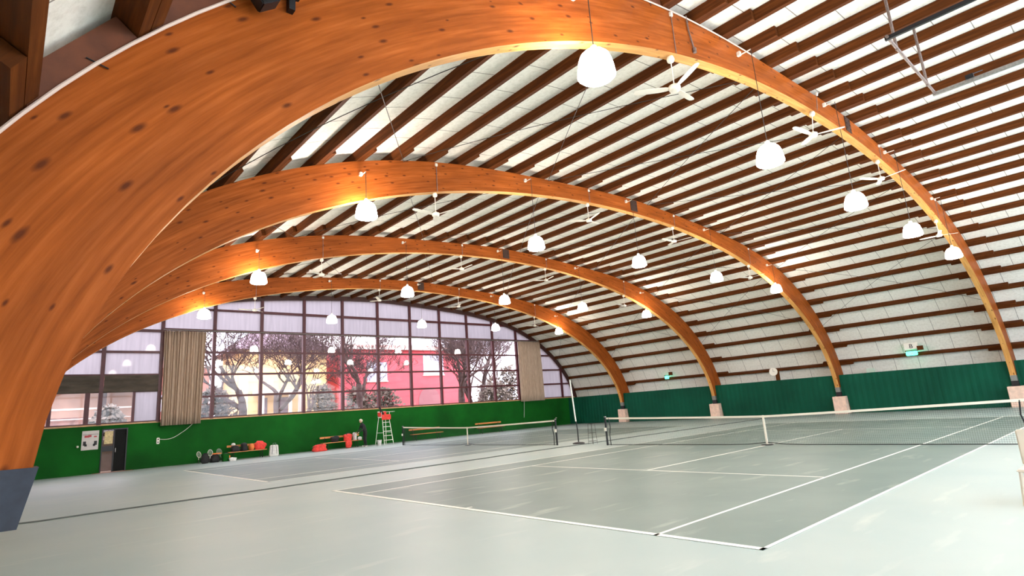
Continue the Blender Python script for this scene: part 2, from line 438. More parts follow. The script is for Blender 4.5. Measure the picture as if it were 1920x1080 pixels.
# ------------------------------------------------------------------ door in the far wall
d = thing('door_1', (DX0, G, 0), None, None); d['kind'] = 'structure'
wdt = DX1-DX0
bm = B(); box(bm, 0, .05, -.03, .2, 0, DZ); box(bm, wdt-.05, wdt, -.03, .2, 0, DZ); box(bm, .05, wdt-.05, -.03, .2, DZ-.06, DZ); box(bm, .50, .55, .0, .12, 0, DZ-.06)
link('door_frame', bm, M_DARK, d)
bm = B(); box(bm, .55, wdt-.05, .03, .09, .02, DZ-.06); l = link('door_leaf', bm, mat('door_black', (.003, .004, .004), .95), d)
bm = B(); box(bm, .60, .62, -.01, .03, .95, 1.15); link('door_handle', bm, M_STEEL, l)
bm = B(); box(bm, .05, .50, .05, .065, .02, DZ-.06); link('door_glass', bm, M_GLASS, d)
bm = B(); box(bm, .05, .50, .035, .095, 1.02, 1.28); link('door_rail', bm, M_DARK, d)
bm = B(); box(bm, .12, .47, .02, .033, 1.38, 2.0); o = link('notice', bm, M_YPAPER, d); o['label'] = 'pale yellow notice sheet on the door glass'
bm = B(); box(bm, -.3, wdt+.3, -.35, 0, 0, .012)
tag(link('door_mat', bm, M_THRESH), 'thin reddish brown mat at the dark doorway in the green wall', 'mat').location = (DX0, G, 0)
bm = B(); box(bm, -4.2, .3, G+1.6, G+1.8, 0, 1.5)
tag(link('garden_wall', bm, M_BEIGE), 'low pinkish beige wall outside the door glass', 'wall')

# poster
t = thing('poster_board', (-3.27, G-.03, 1.16), 'white poster board with dark pictures on the green wall left of the door', 'poster')
bm = B(); box(bm, 0, .68, 0, .03, 0, .92); link('board', bm, M_PAPER, t)
bm = B(); box(bm, .06, .18, -.004, 0, .22, .42); box(bm, .5, .62, -.004, 0, .22, .42); box(bm, .12, .22, -.004, 0, .18, .28); box(bm, .46, .56, -.004, 0, .18, .28); box(bm, .02, .66, -.003, 0, .735, .75); link('dark_pictures', bm, M_INK, t)
bm = B(); box(bm, .1, .30, -.004, 0, .60, .70); box(bm, .24, .38, -.005, 0, .62, .72); box(bm, .48, .6, -.004, 0, .60, .66); link('red_heading', bm, M_REDINK, t)
bm = B(); lathe(bm, [(.02, 0), (.05, .02), (.05, .08), (.02, .1)], n=12)
tag(link('light_switch', bm, M_WHITE), 'small round white fitting on the green wall left of the poster', 'switch').location = (-3.42, G-.06, 1.3)
# socket with cable up to the curtain
t = thing('wall_socket', (-.02, G-.04, 1.18), 'white wall socket box on the green wall with a thin cable to the curtain', 'socket')
bm = B(); box(bm, -.07, .07, -.02, .04, 0, .32, bev=.02); link('casing', bm, M_WHITE, t)
bm = B(); box(bm, -.03, .03, -.03, -.02, .06, .12); box(bm, -.03, .03, -.03, -.02, .2, .26); link('sockets', bm, M_INK, t)
bm = B(); pts = []
for k in range(15):
    u = k/14; pts.append((.07+1.55*u, -.0, .24 - .06*math.sin(math.pi*min(1, u*1.6)) + .72*u**2.4))
tube(bm, pts, .012, 6); link('cable', bm, M_WHITEP, t)

# curtains and rail
def curtain(name, x0, x1, z0, z1, label, flare=0):
    bm = B(); n = 150; cols = []
    ph = [random.uniform(-.6, .6) for _ in range(40)]
    for i in range(n+1):
        u = i/n
        y = G-.33 + .06*math.sin(u*math.pi*2*15 + ph[int(u*12)]*.6) + .02*math.sin(u*71+1)
        col = []
        for j in range(9):
            v = j/8; x = x0+(x1-x0)*u + flare*v*(u-.3) + .02*math.sin(u*40+v*3)
            zz = z1-(z1-z0)*v
            col.append((x, y*1.0 + .02*math.sin(v*4+u*9), zz))
        cols.append(col)
    f = [[bm.verts.new(c) for c in col] for col in cols]; b = [[bm.verts.new((c[0], c[1]+.02, c[2])) for c in col] for col in cols]
    for i in range(n):
        for j in range(8):
            bm.faces.new((f[i][j], f[i+1][j], f[i+1][j+1], f[i][j+1])); bm.faces.new((b[i][j], b[i][j+1], b[i+1][j+1], b[i+1][j]))
        bm.faces.new((f[i][0], b[i][0], b[i+1][0], f[i+1][0])); bm.faces.new((f[i][8], f[i+1][8], b[i+1][8], b[i][8]))
    for e in (0, n):
        for j in range(8): bm.faces.new((f[e][j], f[e][j+1], b[e][j+1], b[e][j]))
    return tag(link(name, bm, M_CURT, smooth=True), label, 'curtain')
curtain('curtain', -.05, 2.0, 2.10, 7.15, 'long greyish beige pleated curtain drawn to the left side of the glazing', -.12)
curtain('curtain', 25.75, 28.25, 2.20, 7.17, 'long tan pleated curtain at the right end of the glazing', .22)
bm = B(); tube(bm, [(-.1, G-.3, 7.22), (28.6, G-.3, 7.22)], .025, 8)
for k in range(12): box(bm, .2+k*2.55, .24+k*2.55, G-.3, G-.02, 7.2, 7.24)
tag(link('curtain_rail', bm, M_STEEL), 'thin grey curtain rail running across the glazed gable', 'curtain rail')
bm = B(); tube(bm, [(26.1, G-.2, 2.25), (26.08, G-.15, 1.6), (26.03, G-.12, .9)], .012, 6)
tag(link('pull_cord', bm, M_WHITEP), 'thin pale pull cord hanging below the right curtain', 'cord')
bm = B(); lathe(bm, [(.03, 0), (.07, .01), (.07, .05), (.03, .06)], n=12)
tag(link('wall_light', bm, M_WHITE), 'tiny round white light fitting low on the green wall near the right corner', 'fitting').location = (29.8, G-.08, .62)

# ------------------------------------------------------------------ timber arches
names = ['rearmost arch behind the camera', 'nearest arch', 'second arch', 'third arch', 'fourth arch']
arch_lab = {1: 'massive orange-brown glued timber arch nearest the camera, full of small knots',
            2: 'second brown glued timber arch, seen through the nearest one',
            3: 'third brown glued timber arch, between the second and the farthest arch',
            4: 'farthest brown glued timber arch, just before the glazed gable',
            0: 'brown glued timber arch over the near end of the hall, behind the camera'}
def make_beam(ang_seed):
    bm = B(); uvl = bm.loops.layers.uv.new('UVMap')
    rows = []
    for i in range(NS):
        a, e = SOF[i], EXT[i]
        # between soffit and outer edge 3 divisions to follow depth
        fr = [bm.verts.new((a[0]+(e[0]-a[0])*k/3, 0, a[1]+(e[1]-a[1])*k/3)) for k in range(4)]
        bk = [bm.verts.new((a[0]+(e[0]-a[0])*k/3, TH, a[1]+(e[1]-a[1])*k/3)) for k in range(4)]
        dep = math.hypot(e[0]-a[0], e[1]-a[1]); rows.append((fr, bk, a[2], dep))
    def face(vs, uvs, mi=0):
        f = bm.faces.new(vs); f.material_index = mi
        for lp, q in zip(f.loops, uvs): lp[uvl].uv = (q[0]+50+ang_seed, q[1]+10)
    for i in range(NS-1):
        A, Bq = rows[i], rows[i+1]
        for k in range(3):
            face((A[0][k], Bq[0][k], Bq[0][k+1], A[0][k+1]), ((A[2], A[3]*k/3), (Bq[2], Bq[3]*k/3), (Bq[2], Bq[3]*(k+1)/3), (A[2], A[3]*(k+1)/3)))
            face((A[1][k], A[1][k+1], Bq[1][k+1], Bq[1][k]), ((A[2], 3+A[3]*k/3), (A[2], 3+A[3]*(k+1)/3), (Bq[2], 3+Bq[3]*(k+1)/3), (Bq[2], 3+Bq[3]*k/3)))
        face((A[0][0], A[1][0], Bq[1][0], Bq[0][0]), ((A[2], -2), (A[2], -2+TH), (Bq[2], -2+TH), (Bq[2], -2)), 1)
        face((A[0][3], Bq[0][3], Bq[1][3], A[1][3]), ((A[2], 6), (Bq[2], 6), (Bq[2], 6+TH), (A[2], 6+TH)))
    for R in (rows[0], rows[-1]):
        for k in range(3): face((R[0][k], R[0][k+1], R[1][k+1], R[1][k]), ((0, k), (0, k+1), (.2, k+1), (.2, k)))
    return bm
PSP = 1.18
M_BLOCK = mat('blocking_wood', (.12, .032, .009), .7, var=.25, scale=5)
for k in range(0, 5):
    ya = Y1+(k-1)*SP
    t = thing('timber_arch', (0, ya, 0), arch_lab[k], 'arch')
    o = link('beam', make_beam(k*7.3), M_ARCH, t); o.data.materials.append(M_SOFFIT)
    # crown hinge plates, bolted
    for s in (-.012,):
        bm = B(); zt = z_ext(C0); box(bm, C0-.22, C0+.22, -.02, 0, zt-.50, zt-.02)
        for dx in (-.15, .15):
            for dz in (-.40, -.25, -.1): lathe_m = box(bm, C0+dx-.02, C0+dx+.02, -.035, -.02, zt+dz-.02, zt+dz+.02)
        link('crown_plate', bm, mat('hinge_plate', (.06, .03, .02), .6, .4), t)
    for side in (-1, 1):
        a = SOF[0] if side < 0 else SOF[-1]; e = EXT[0] if side < 0 else EXT[-1]
        x_in, x_out = a[0], e[0]
        bm = B()
        if side < 0:
            # padded cover round the foot, leaning with the arch
            vs = []
            for y in (-.03, TH+.03):
                vs.append([bm.verts.new(c) for c in ((x_in+.03, y, 1.53), (x_in-.05, y, 1.16), (x_out-.05, y, 1.16), (x_out-.03, y, 1.53))])
            f, b = vs; bm.faces.new(f); bm.faces.new(b)
            for q in range(4): bm.faces.new((f[q], f[(q+1) % 4], b[(q+1) % 4], b[q]))
            o = link('foot_cover', bm, M_SLATE, t); o['label'] = 'dark slate grey cover round the left foot'
            bm = B(); box(bm, x_in-.75, x_in-.35, .02, TH-.02, .98, 1.16); link('hinge_foot', bm, M_DARK, t)
        else:
            vs = []
            for y in (-.01, TH+.01):
                vs.append([bm.verts.new(c) for c in ((x_in-.02, y, 1.56), (x_in+.03, y, 1.28), (x_out, y, 1.28), (x_out+.03, y, 1.56))])
            f, b = vs; bm.faces.new(f); bm.faces.new(b)
            for q in range(4): bm.faces.new((f[q], f[(q+1) % 4], b[(q+1) % 4], b[q]))
            link('steel_shoe', bm, M_STEEL, t)
            bm = B(); box(bm, x_in+.05, x_in+.5, -.03, TH+.03, 1.02, 1.28); link('hinge_foot', bm, M_DARK, t)
    if k == 1:
        # pale conduit clipped along the outer edge of the left haunch
        bm = B(); pts = []
        for p in EXT[4:52]:
            x, z, nx, nz = at_s(p[2]*1.0) if False else (p[0], p[1], 0, 0)
            pts.append((p[0]+.015, -.03, p[1]-.02))
        tube(bm, pts, .015, 8); c = link('conduit', bm, mat('conduit_pipe', (.62, .48, .40), .5), t)
        c['label'] = 'pale conduit pipe clipped along the outer edge'
        for i in range(6, 50, 4):
            p, a = EXT[i], SOF[i]; dx, dz = a[0]-p[0], a[1]-p[1]; l = math.hypot(dx, dz); dx /= l; dz /= l
            bm = B(); tube(bm, [(p[0]-dx*.05, -.03, p[1]-dz*.05), (p[0]+dx*.10, -.012, p[1]+dz*.10)], .006, 5); link('conduit_clip', bm, M_DARK, c)
        bm = B(); tube(bm, [(3.42, -.03, 9.2), (3.45, -.03, 8.85), (3.56, -.03, 8.5)], .016, 8); tube(bm, [(3.56, -.035, 8.52), (3.56, -.035, 8.42)], .04, 8); o = link('drop_conduit', bm, M_RUSTY, t)
        # blocking boards between the purlins on the left haunch
        for j in range(-19, -9):
            sa, sb = (j+.5)*PSP+.02, (j+1.5)*PSP-.14
            if sa < -21.7: continue
            pa, pb = at_s(sa), at_s(sb); bm = B(); vs = []
            for y in (-.02, .03):
                vs.append([bm.verts.new((q[0]+q[2]*o, y, q[1]+q[3]*o)) for q, o in ((pa, .0), (pb, .0), (pb, .20), (pa, .20))])
            f, b = vs; bm.faces.new(f); bm.faces.new(b)
            for q in range(4): bm.faces.new((f[q], f[(q+1) % 4], b[(q+1) % 4], b[q]))
            link('blocking_board', bm, M_BLOCK, t)
# concrete pads
padlab = ['behind the camera', 'under the right foot of the nearest arch', 'under the right foot of the second arch', 'under the right foot of the third arch', 'under the right foot of the farthest arch']
for k in range(1, 5):
    ya = Y1+(k-1)*SP+TH/2-.03
    bm = B(); box(bm, 31.30, 32.9, -.36, .36, 0, 1.02, bev=.02)
    o = link('concrete_block', bm, M_CONC); o.location = (0, ya, 0)
    tag(o, 'pinkish beige concrete block ' + padlab[k], 'concrete block', 'concrete blocks under the arch feet')
for k in range(0, 5):
    ya = Y1+(k-1)*SP+TH/2
    bm = B(); box(bm, -7.6, -6.42, -.34, .34, 0, .98, bev=.02)
    o = link('concrete_block', bm, M_CONC); o.location = (0, ya, 0)
    tag(o, 'concrete block under the left foot of an arch, at the left wall', 'concrete block', 'concrete blocks along the left wall')
# green sheets along the right wall, one between each two arches
ys = [YEND+.05] + [Y1+k*SP for k in range(0, 4)] + [G]
sheet_lab = ['teal green wall sheet at the right edge, nearest the camera', 'teal green wall sheet between the nearest and second arches', 'teal green wall sheet between the second and third arches',
             'teal green wall sheet between the third and farthest arches', 'short teal green wall sheet between the farthest arch and the corner']
for k in range(5):
    y0, y1 = ys[k]+(TH+.02 if k else 0), ys[k+1]-.02
    bm = B(); n = max(2, int((y1-y0)/.5)); prev = None
    for i in range(n*6+1):
        y = y0+(y1-y0)*i/(n*6); x = W+.012*math.sin(i*1.7)+.01*math.sin(i*.37)
        zb = 1.04 if any(abs(y-(Y1+q*SP+TH/2-.03)) < .40 for q in range(4)) else .02
        v = [bm.verts.new(c) for c in ((x, y, zb), (x, y, 2.28+.0), (x+.05, y, 2.28), (x+.05, y, zb))]
        if prev:
            for q in range(4): bm.faces.new((prev[q], prev[(q+1) % 4], v[(q+1) % 4], v[q]))
        else: bm.faces.new(v)
        prev = v
    bm.faces.new(prev)
    # keep the concrete block clear: sheets stop at the block sides above
    tag(link('wall_sheet', bm, M_TEAL), sheet_lab[k], 'wall sheet', 'green sheets along the right wall')

# ------------------------------------------------------------------ roof purlins, each an object
def purlin_mesh(L, seed):
    bm = B(); uvl = bm.loops.layers.uv.new('UVMap')
    w_, h = .062, .24
    vs = [bm.verts.new((x, y, z)) for y in (0, L) for x, z in ((-w_, 0), (w_, 0), (w_, h), (-w_, h))]
    fs = [((0, 1, 2, 3), 0), ((4, 7, 6, 5), 0)]
    for f, _ in fs:
        ff = bm.faces.new([vs[i] for i in f])
        for lp in ff.loops: lp[uvl].uv = (lp.vert.co.x+seed, lp.vert.co.z)
    for q, (a, b) in enumerate(((0, 1), (1, 2), (2, 3), (3, 0))):
        ff = bm.faces.new((vs[a], vs[a+4], vs[b+4], vs[b]))
        for lp in ff.loops: lp[uvl].uv = (lp.vert.co.y+seed, lp.vert.co.z+lp.vert.co.x+q)
    bmesh.ops.recalc_face_normals(bm, faces=bm.faces)
    me = bpy.data.meshes.new('roof_purlin'); bm.to_mesh(me); bm.free(); me.materials.append(M_PURLIN); return me
bays = [(YEND, Y1), (Y1, Y1+SP), (Y1+SP, Y1+2*SP), (Y1+2*SP, Y1+3*SP), (Y1+3*SP, G)]
bay_lab = ['dark brown timber purlin overhead, in front of the nearest arch', 'dark brown timber purlin spanning from the nearest arch to the second', 'dark brown timber purlin spanning from the second arch to the third',
           'dark brown timber purlin spanning from the third arch to the farthest', 'dark brown timber purlin spanning from the farthest arch to the glazed gable']
bay_grp = ['purlins before the nearest arch', 'purlins between nearest and second arch', 'purlins between second and third arch', 'purlins between third and farthest arch', 'purlins before the gable']
PSP = 1.18
LAP = .85
for bi, (ya, yb) in enumerate(bays):
    a0 = ya-LAP+TH/2 if bi else ya+.02
    b0 = yb+LAP+TH/2 if bi < 4 else yb-.02
    mes = [purlin_mesh(b0-a0, 3.1*q) for q in range(3)]
    for j in range(-19, 19):
        s = (j+.5)*PSP + (-.066 if bi % 2 else .066)
        if abs(s) > 21.95: continue
        x, z, nx, nz = at_s(s)
        o = bpy.data.objects.new('roof_purlin', mes[j % 3]); COL.objects.link(o)
        ang = math.atan2(nx, nz)
        o.location = (x+nx*.004, a0, z+nz*.004); o.rotation_euler = (0, ang, 0)
        tag(o, bay_lab[bi], 'purlin', bay_grp[bi])
# thin wind-bracing rods under the purlins
for bi in range(1, 5):
    ya, yb = bays[bi][0]+TH, bays[bi][1]
    for sgn in (1, -1):
        for j in range(6):
            s0 = -17+j*6.0; s1 = s0+6.0
            if sgn < 0: s0, s1 = s1, s0
            pts = []
            for q in range(9):
                u = q/8; x, z, nx, nz = at_s(s0+(s1-s0)*u); pts.append((x-nx*.03, ya+(yb-ya)*u, z-nz*.03))
            bm = B(); tube(bm, pts, .009, 5)
            tag(link('brace_rod', bm, M_ROD), 'thin dark wind-bracing rod crossing under the purlins ' + ['', 'between the nearest and second arches', 'between the second and third arches', 'between the third and farthest arches', 'before the glazed gable'][bi], 'brace rod', ['', 'rods in the first bay', 'rods in the second bay', 'rods in the third bay', 'rods in the last bay'][bi])

# ------------------------------------------------------------------ pendant lamps
row_words = ['nearest arch', 'second arch', 'third arch', 'farthest arch']
pos_words = ['first from the left', 'second from the left', 'third from the left', 'fourth from the left', 'fifth from the left']
LX = [.42, 6.55, 12.3, 18.1, 24.35]
LR = {0: [(-0.11, 6.61), (5.58, 6.63), (10.72, 6.59), (16.09, 6.61), (21.69, 6.54)], 1: [(0.38, 7.02), (6.49, 6.99), (12.13, 7.05), (18.06, 7.02), (24.25, 7.0)], 2: [(0.3, 7.01), (6.52, 7.01), (12.09, 7.06), (17.91, 7.06), (23.99, 7.0)], 3: [(0.44, 7.08), (6.71, 7.14), (12.44, 7.13), (18.27, 7.16), (24.42, 7.13)]}
def shade_bm():
    bm = B(); lathe(bm, [(.02, .20), (.09, .195), (.16, .17), (.215, .115), (.25, .02), (.27, -.09), (.285, -.20), (.25, -.235), (.12, -.245), (.02, -.247)], n=28); return bm
shade_me = None
def make_lamp(x, y, z, ztop, label, group):
    global shade_me
    t = thing('pendant_lamp', (x, y, z-.245), label, 'lamp', group)
    if shade_me is None:
        o = link('lamp_shade', shade_bm(), M_LAMP, t, smooth=True); shade_me = o.data
    else:
        o = bpy.data.objects.new('lamp_shade', shade_me); COL.objects.link(o); o.parent = t
    o.location = (0, 0, .245)
    bm = B(); lathe(bm, [(.05, .43), (.055, .46), (.05, .53), (.015, .56)], n=12); link('lamp_holder', bm, M_WHITE, t, smooth=True)
    bm = B(); tube(bm, [(0, 0, .54), (0, .0, ztop-(z-.245))], .008, 6); link('cord', bm, M_ROD, t)
    bm = B(); zt = ztop-(z-.245); box(bm, -.04, .04, .23, .32, zt-.02, zt+.09, bev=.012); box(bm, -.012, .012, 0, .25, zt-.01, zt+.01); link('junction_box', bm, M_WHITE, t)
    return t
for k in range(4):
    ya = Y1+k*SP-.32
    for j, (x, z) in enumerate(LR[k]):
        zt = (z_ext(x)*.62+z_sof(x)*.38)
        make_lamp(x, ya, z, zt, 'glowing white bell-shaped pendant lamp under the %s, %s' % (row_words[k], pos_words[j]), 'pendant lamps under the %s' % row_words[k])
for j, x in enumerate(LX):  # unseen lamps added behind the camera to light the near end
    if j in (1, 2, 3): continue
    zt = (z_ext(x)*.62+z_sof(x)*.38)
    make_lamp(x, Y1-SP-.15, 7.05, zt, 'added glowing bell-shaped pendant lamp, unseen behind the camera, to light the near end', 'added pendant lamps behind the camera')

# ------------------------------------------------------------------ ceiling fans
def blade_bm(flip=0):
    bm = B(); n = 7; up, dn = [], []
    prof = [(.10, .035), (.16, .05), (.3, .066), (.5, .07), (.66, .066), (.74, .05), (.765, .02)]
    rows = []
    for r, w_ in prof:
        tw = .25*(1-r*.6)
        rows.append([bm.verts.new((r, s*w_, s*w_*tw + dz)) for s, dz in ((-1, 0), (1, 0), (1, .008), (-1, .008))])
    for a, b in zip(rows, rows[1:]):
        for q in range(4): bm.faces.new((a[q], b[q], b[(q+1) % 4], a[(q+1) % 4]))
    bm.faces.new(rows[0]); bm.faces.new(rows[-1]); return bm
bl_me = None
FX = [(2.85, 8.03), (9.85, 9.1), (15.6, 9.1), (22.4, 8.3)]
rots = [.1, .75, .4, 1.3, 1.0, .2, .9, .5, 1.6, .6, .3, 1.1, .8, 1.9, .05, .45]
fi = 0
for k in range(4):
    ya = Y1+k*SP+TH/2
    for j, (x, _) in enumerate(FX):
        zs = z_sof(x); hub = zs-.68
        t = thing('ceiling_fan', (x, ya, hub-.06), 'cream three-bladed ceiling fan hanging under the %s, %s' % (row_words[k], pos_words[j]), 'fan', 'ceiling fans under the %s' % row_words[k])
        if (k, j) == (0, 1): t.rotation_euler = (.1, .06, 0)
        bm = B(); h = .68+.06; lathe(bm, [(.02, h-.13), (.06, h-.12), (.075, h-.07), (.06, h-.01), (.03, h+.01)], n=14); link('ceiling_mount', bm, M_WHITE, t, smooth=True)
        bm = B(); tube(bm, [(0, 0, .10), (0, 0, h-.1)], .011, 8); link('down_rod', bm, M_WHITE, t)
        bm = B(); lathe(bm, [(.03, 0), (.10, .01), (.115, .05), (.11, .10), (.05, .125), (.03, .15)], n=18); link('motor', bm, M_WHITE, t, smooth=True)
        for b_ in range(3):
            if bl_me is None: o = link('blade', blade_bm(), M_WHITE, t); bl_me = o.data
            else: o = bpy.data.objects.new('blade', bl_me); COL.objects.link(o); o.parent = t
            o.location = (0, 0, .05); o.rotation_euler = (0, -.06, rots[fi]+b_*2*math.pi/3)
        # wiring box and drop conduit on the arch face
        ze = z_ext(x)-hub+.06
        bm = B(); box(bm, -.04, .04, -TH/2-.05, -TH/2, ze-.14, ze-.05, bev=.01); link('junction_box', bm, M_WHITE, t)
        bm = B(); tube(bm, [(0, -TH/2-.02, ze-.14), (0, -TH/2-.02, h)], .010, 6); link('conduit', bm, M_RUSTY, t)
        fi += 1

# suspended steel frame overhead at the right, with long rails
t = thing('suspended_frame', (6.15, -.96, 8.3), 'grey steel tube frame hung from the purlins at the upper right', 'frame')
bm = B(); tube(bm, [(-.05, 0, 0), (3.62, 0, 0)], .03, 8); link('cross_bar', bm, M_RUSTY, t)
bm = B(); tube(bm, [(.6, 0, -.05), (.6, 0, 1.45)], .028, 8); link('hanger', bm, M_RUSTY, t)
bm = B(); tube(bm, [(2.86, 0, -.05), (2.86, 0, 1.62)], .028, 8); link('hanger', bm, M_RUSTY, t)
bm = B(); box(bm, .0, .06, -7.0, .05, -.05, .03); o = link('rail', bm, M_DARK, t)
bm = B(); box(bm, 3.55, 3.62, -7.0, .05, -.05, .03); o2 = link('rail', bm, M_STEEL, t); o2['label'] = 'pale grey steel rail'
bm = B(); box(bm, 3.50, 3.62, -.75, -.6, .03, .12); tube(bm, [(3.56, -.7, .12), (3.75, -.9, .2)], .012, 6); link('clamp', bm, M_DARK, t)
# loudspeaker bracket on the nearest arch
t = thing('loudspeaker', (-4.83, Y1-.16, 5.60), 'small black loudspeaker on a bracket at the top of the nearest arch, upper left', 'loudspeaker')
mt = Matrix.Rotation(-.65, 4, 'Y')
bm = B(); box(bm, -.09, .11, -.10, .06, -.13, .11, mt, bev=.012); link('cabinet', bm, M_DARK, t)
bm = B(); tube(bm, [(0, -.105, -.02), (0, -.118, -.02)], .03, 12); link('badge', bm, M_STEEL, t)
bm = B(); box(bm, .02, .42, .05, .10, .10, .15, Matrix.Rotation(-.18, 4, 'Y')); box(bm, .30, .36, .08, .16, .05, .2); link('bracket', bm, M_DARK, t)

# ------------------------------------------------------------------ the two courts
def court(y0, label, cat='tennis court'):
    t = thing('tennis_court', (0, y0, 0), label, cat)
    bm = B(); box(bm, 0, 23.77, 0, 10.97, 0, .004); link('playing_surface', bm, M_COURT, t)
    def ln(nm, x0, x1, ya, yb):
        b = B(); box(b, x0, x1, ya, yb, .004, .006); link(nm, b, M_LINE, t)
    ln('baseline', 0, .10, 0, 10.97); ln('baseline', 23.67, 23.77, 0, 10.97)
    for v in (0, 10.92): ln('doubles_sideline', 0, 23.77, v, v+.05)
    for v in (1.372, 9.55): ln('singles_sideline', 0, 23.77, v, v+.05)
    for u in (5.485, 18.235): ln('service_line', u, u+.05, 1.372, 9.6)
    ln('centre_service_line', 5.485, 18.285, 5.46, 5.51)
    ln('centre_mark', .1, .22, 5.46, 5.51); ln('centre_mark', 23.55, 23.67, 5.46, 5.51)
    return t
court(0, 'grey-green tennis court with white lines in the foreground')
court(15.72, 'farther grey-green tennis court beside the green wall under the glazing')

def net(yc, label, mesh=.048):
    t = thing('tennis_net', (11.885, yc, 0), label, 'tennis net')
    H = 5.485+.914
    def top(v): return .914+(1.07-.914)*(abs(v)/H)**1.15
    bm = B()
    n = int(2*H/mesh); r = .0013
    for i in range(n+1):
        v = -H+2*H*i/n
        box(bm, -r, r, v-r, v+r, .03 + .03*max(0, 1-abs(v)/.8), top(v)-.03)
    m_ = 21
    for j in range(m_):
        for i in range(32):
            va, vb = -H+2*H*i/32, -H+2*H*(i+1)/32
            za, zb = .03+(top(va)-.06)*j/m_, .03+(top(vb)-.06)*j/m_
            vs = [bm.verts.new(c) for c in ((0, va, za-r), (0, vb, zb-r), (0, vb, zb+r), (0, va, za+r))]; bm.faces.new(vs)
    link('netting', bm, M_NET, t, recalc=False)
    bm = B(); prev = None
    for i in range(41):
        v = -H+2*H*i/40; z = top(v)
        q = [bm.verts.new(c) for c in ((-.012, v, z-.065), (.012, v, z-.065), (.012, v, z), (-.012, v, z))]
        if prev:
            for k in range(4): bm.faces.new((prev[k], prev[(k+1) % 4], q[(k+1) % 4], q[k]))
        else: bm.faces.new(q)
        prev = q
    bm.faces.new(prev); link('white_band', bm, M_BAND, t)
    bm = B(); tube(bm, [(0, -H, .02), (0, -1.2, .02), (0, -.6, .03), (0, -.04, .085), (0, .04, .085), (0, .6, .03), (0, 1.2, .02), (0, H, .02)], .012, 6); link('bottom_cord', bm, M_DARK, t)
    bm = B(); box(bm, -.016, .016, -.03, .03, .03, .92); link('centre_strap', bm, M_BAND, t)
    bm = B(); lathe(bm, [(.17, .0), (.19, .01), (.17, .025), (.03, .035)], n=24); link('anchor_plate', bm, M_DARK, t)
    for s in (-1, 1):
        bm = B(); tube(bm, [(0, s*(H+.06), 0), (0, s*(H+.06), 1.09)], .04, 12); p_ = link('net_post', bm, M_DARK, t)
        bm = B(); tube(bm, [(0, s*(H+.06), 1.09), (0, s*(H+.06), 1.12)], .05, 12); link('post_cap', bm, M_STEEL, p_)
        bm = B(); box(bm, -.07, -.03, s*(H+.06)-.05, s*(H+.06)+.05, .55, .68); link('winch', bm, M_WHITE, p_)
        bm = B(); tube(bm, [(0, s*(H-.12), .0), (0, s*(H-.10), .4), (0, s*(H-.16), .7), (0, s*(H-.12), 1.04)], .018, 6); link('lacing_rod', bm, M_DARK, t)
net(5.485, 'tennis net with white top band across the near court')
net(15.72+5.485, 'tennis net with white top band across the farther court')

# divider cord on the floor, pole beside the nets
bm = B(); pts = [(-6.9, 13.3, .012), (-6.1, 13.72, .012)]
for k in range(40):
    x = -5.5+k*.95; pts.append((x, 13.56+.05*math.sin(k*.9)+.02*math.sin(k*2.3), .012))
tube(bm, pts, .022, 6)
tag(link('rope', bm, mat('dark_cord', (.10, .11, .10), .8)), 'dark cord lying across the floor between the two courts', 'cord')
t = thing('divider_pole', (12.57, 14.12, 0), 'tall thin pole, white above and dark below, on a round base between the nets', 'pole')
bm = B(); lathe(bm, [(.26, 0), (.27, .03), (.20, .06), (.03, .08)], n=24); link('base', bm, M_DARK, t)
bm = B(); tube(bm, [(0, 0, .05), (0, 0, .55), (-.03, 0, .85), (-.06, 0, 1.0)], .025, 8); link('lower_tube', bm, M_DARK, t)
bm = B(); tube(bm, [(-.06, 0, .95), (-.20, 0, 2.75)], .03, 8); link('upper_tube', bm, M_WHITEP, t)
t = thing('wire_stand', (12.45, 13.2, 0), 'low thin dark wire stand between the pole and the near net', 'stand')
bm = B()
for x in (-.1, .1):
    for y in (-.1, .1): tube(bm, [(x*1.3, y*1.3, 0), (x, y, .83)], .008, 5)
link('legs', bm, M_ROD, t)
bm = B()
for z in (.12, .45, .83):
    s = .13-.03*z
    tube(bm, [(-s, -s, z), (s, -s, z), (s, s, z), (-s, s, z), (-s, -s, z)], .007, 5)
link('hoops', bm, M_ROD, t)

# ------------------------------------------------------------------ umpire chair
t = thing('umpire_chair', (12.5, 30.62, 0), 'tall white umpire chair with red seat cover by the green wall', 'umpire chair')
def rail_(x0, x1, y0, y1, z0, z1): 
    b = B(); tube(b, [(x0, y0, z0), (x1, y1, z1)], .022, 8); link('leg', b, M_WHITEP, t)
rail_(-.30, -.22, -.10, .25, 0, 1.72); rail_(.36, .26, -.10, .25, 0, 1.72)
rail_(-.36, -.24, .98, .70, 0, 1.72); rail_(.42, .26, .98, .70, 0, 1.72)
for z in (.28, .56, .84, 1.12, 1.40):
    u = z/1.72; b = B(); tube(b, [(-.30+.08*u, -.10+.35*u, z), (.36-.10*u, -.10+.35*u, z)], .018, 8); link('rung', b, M_WHITEP, t)
for s in (-1, 1):
    b = B(); tube(b, [(s*.27, .06, .75), (s*.33, .86, .75)], .014, 6); link('brace', b, M_WHITEP, t)
b = B(); box(b, -.28, .30, .18, .75, 1.70, 1.76, bev=.01); link('seat', b, M_WHITEP, t)
b = B(); box(b, -.30, .30, .12, .72, 1.76, 1.90, bev=.05); box(b, -.33, .31, .06, .16, 1.56, 1.90, bev=.03); box(b, -.31, .31, .66, .72, 1.8, 2.1, bev=.02); o = link('seat_cover', b, M_RED, t); o['label'] = 'red cloth over the seat'
for s in (-1, 1):
    b = B(); tube(b, [(s*.29, .22, 1.75), (s*.29, .22, 2.06), (s*.29, .74, 2.06)], .016, 6); link('armrest', b, M_WHITEP, t)
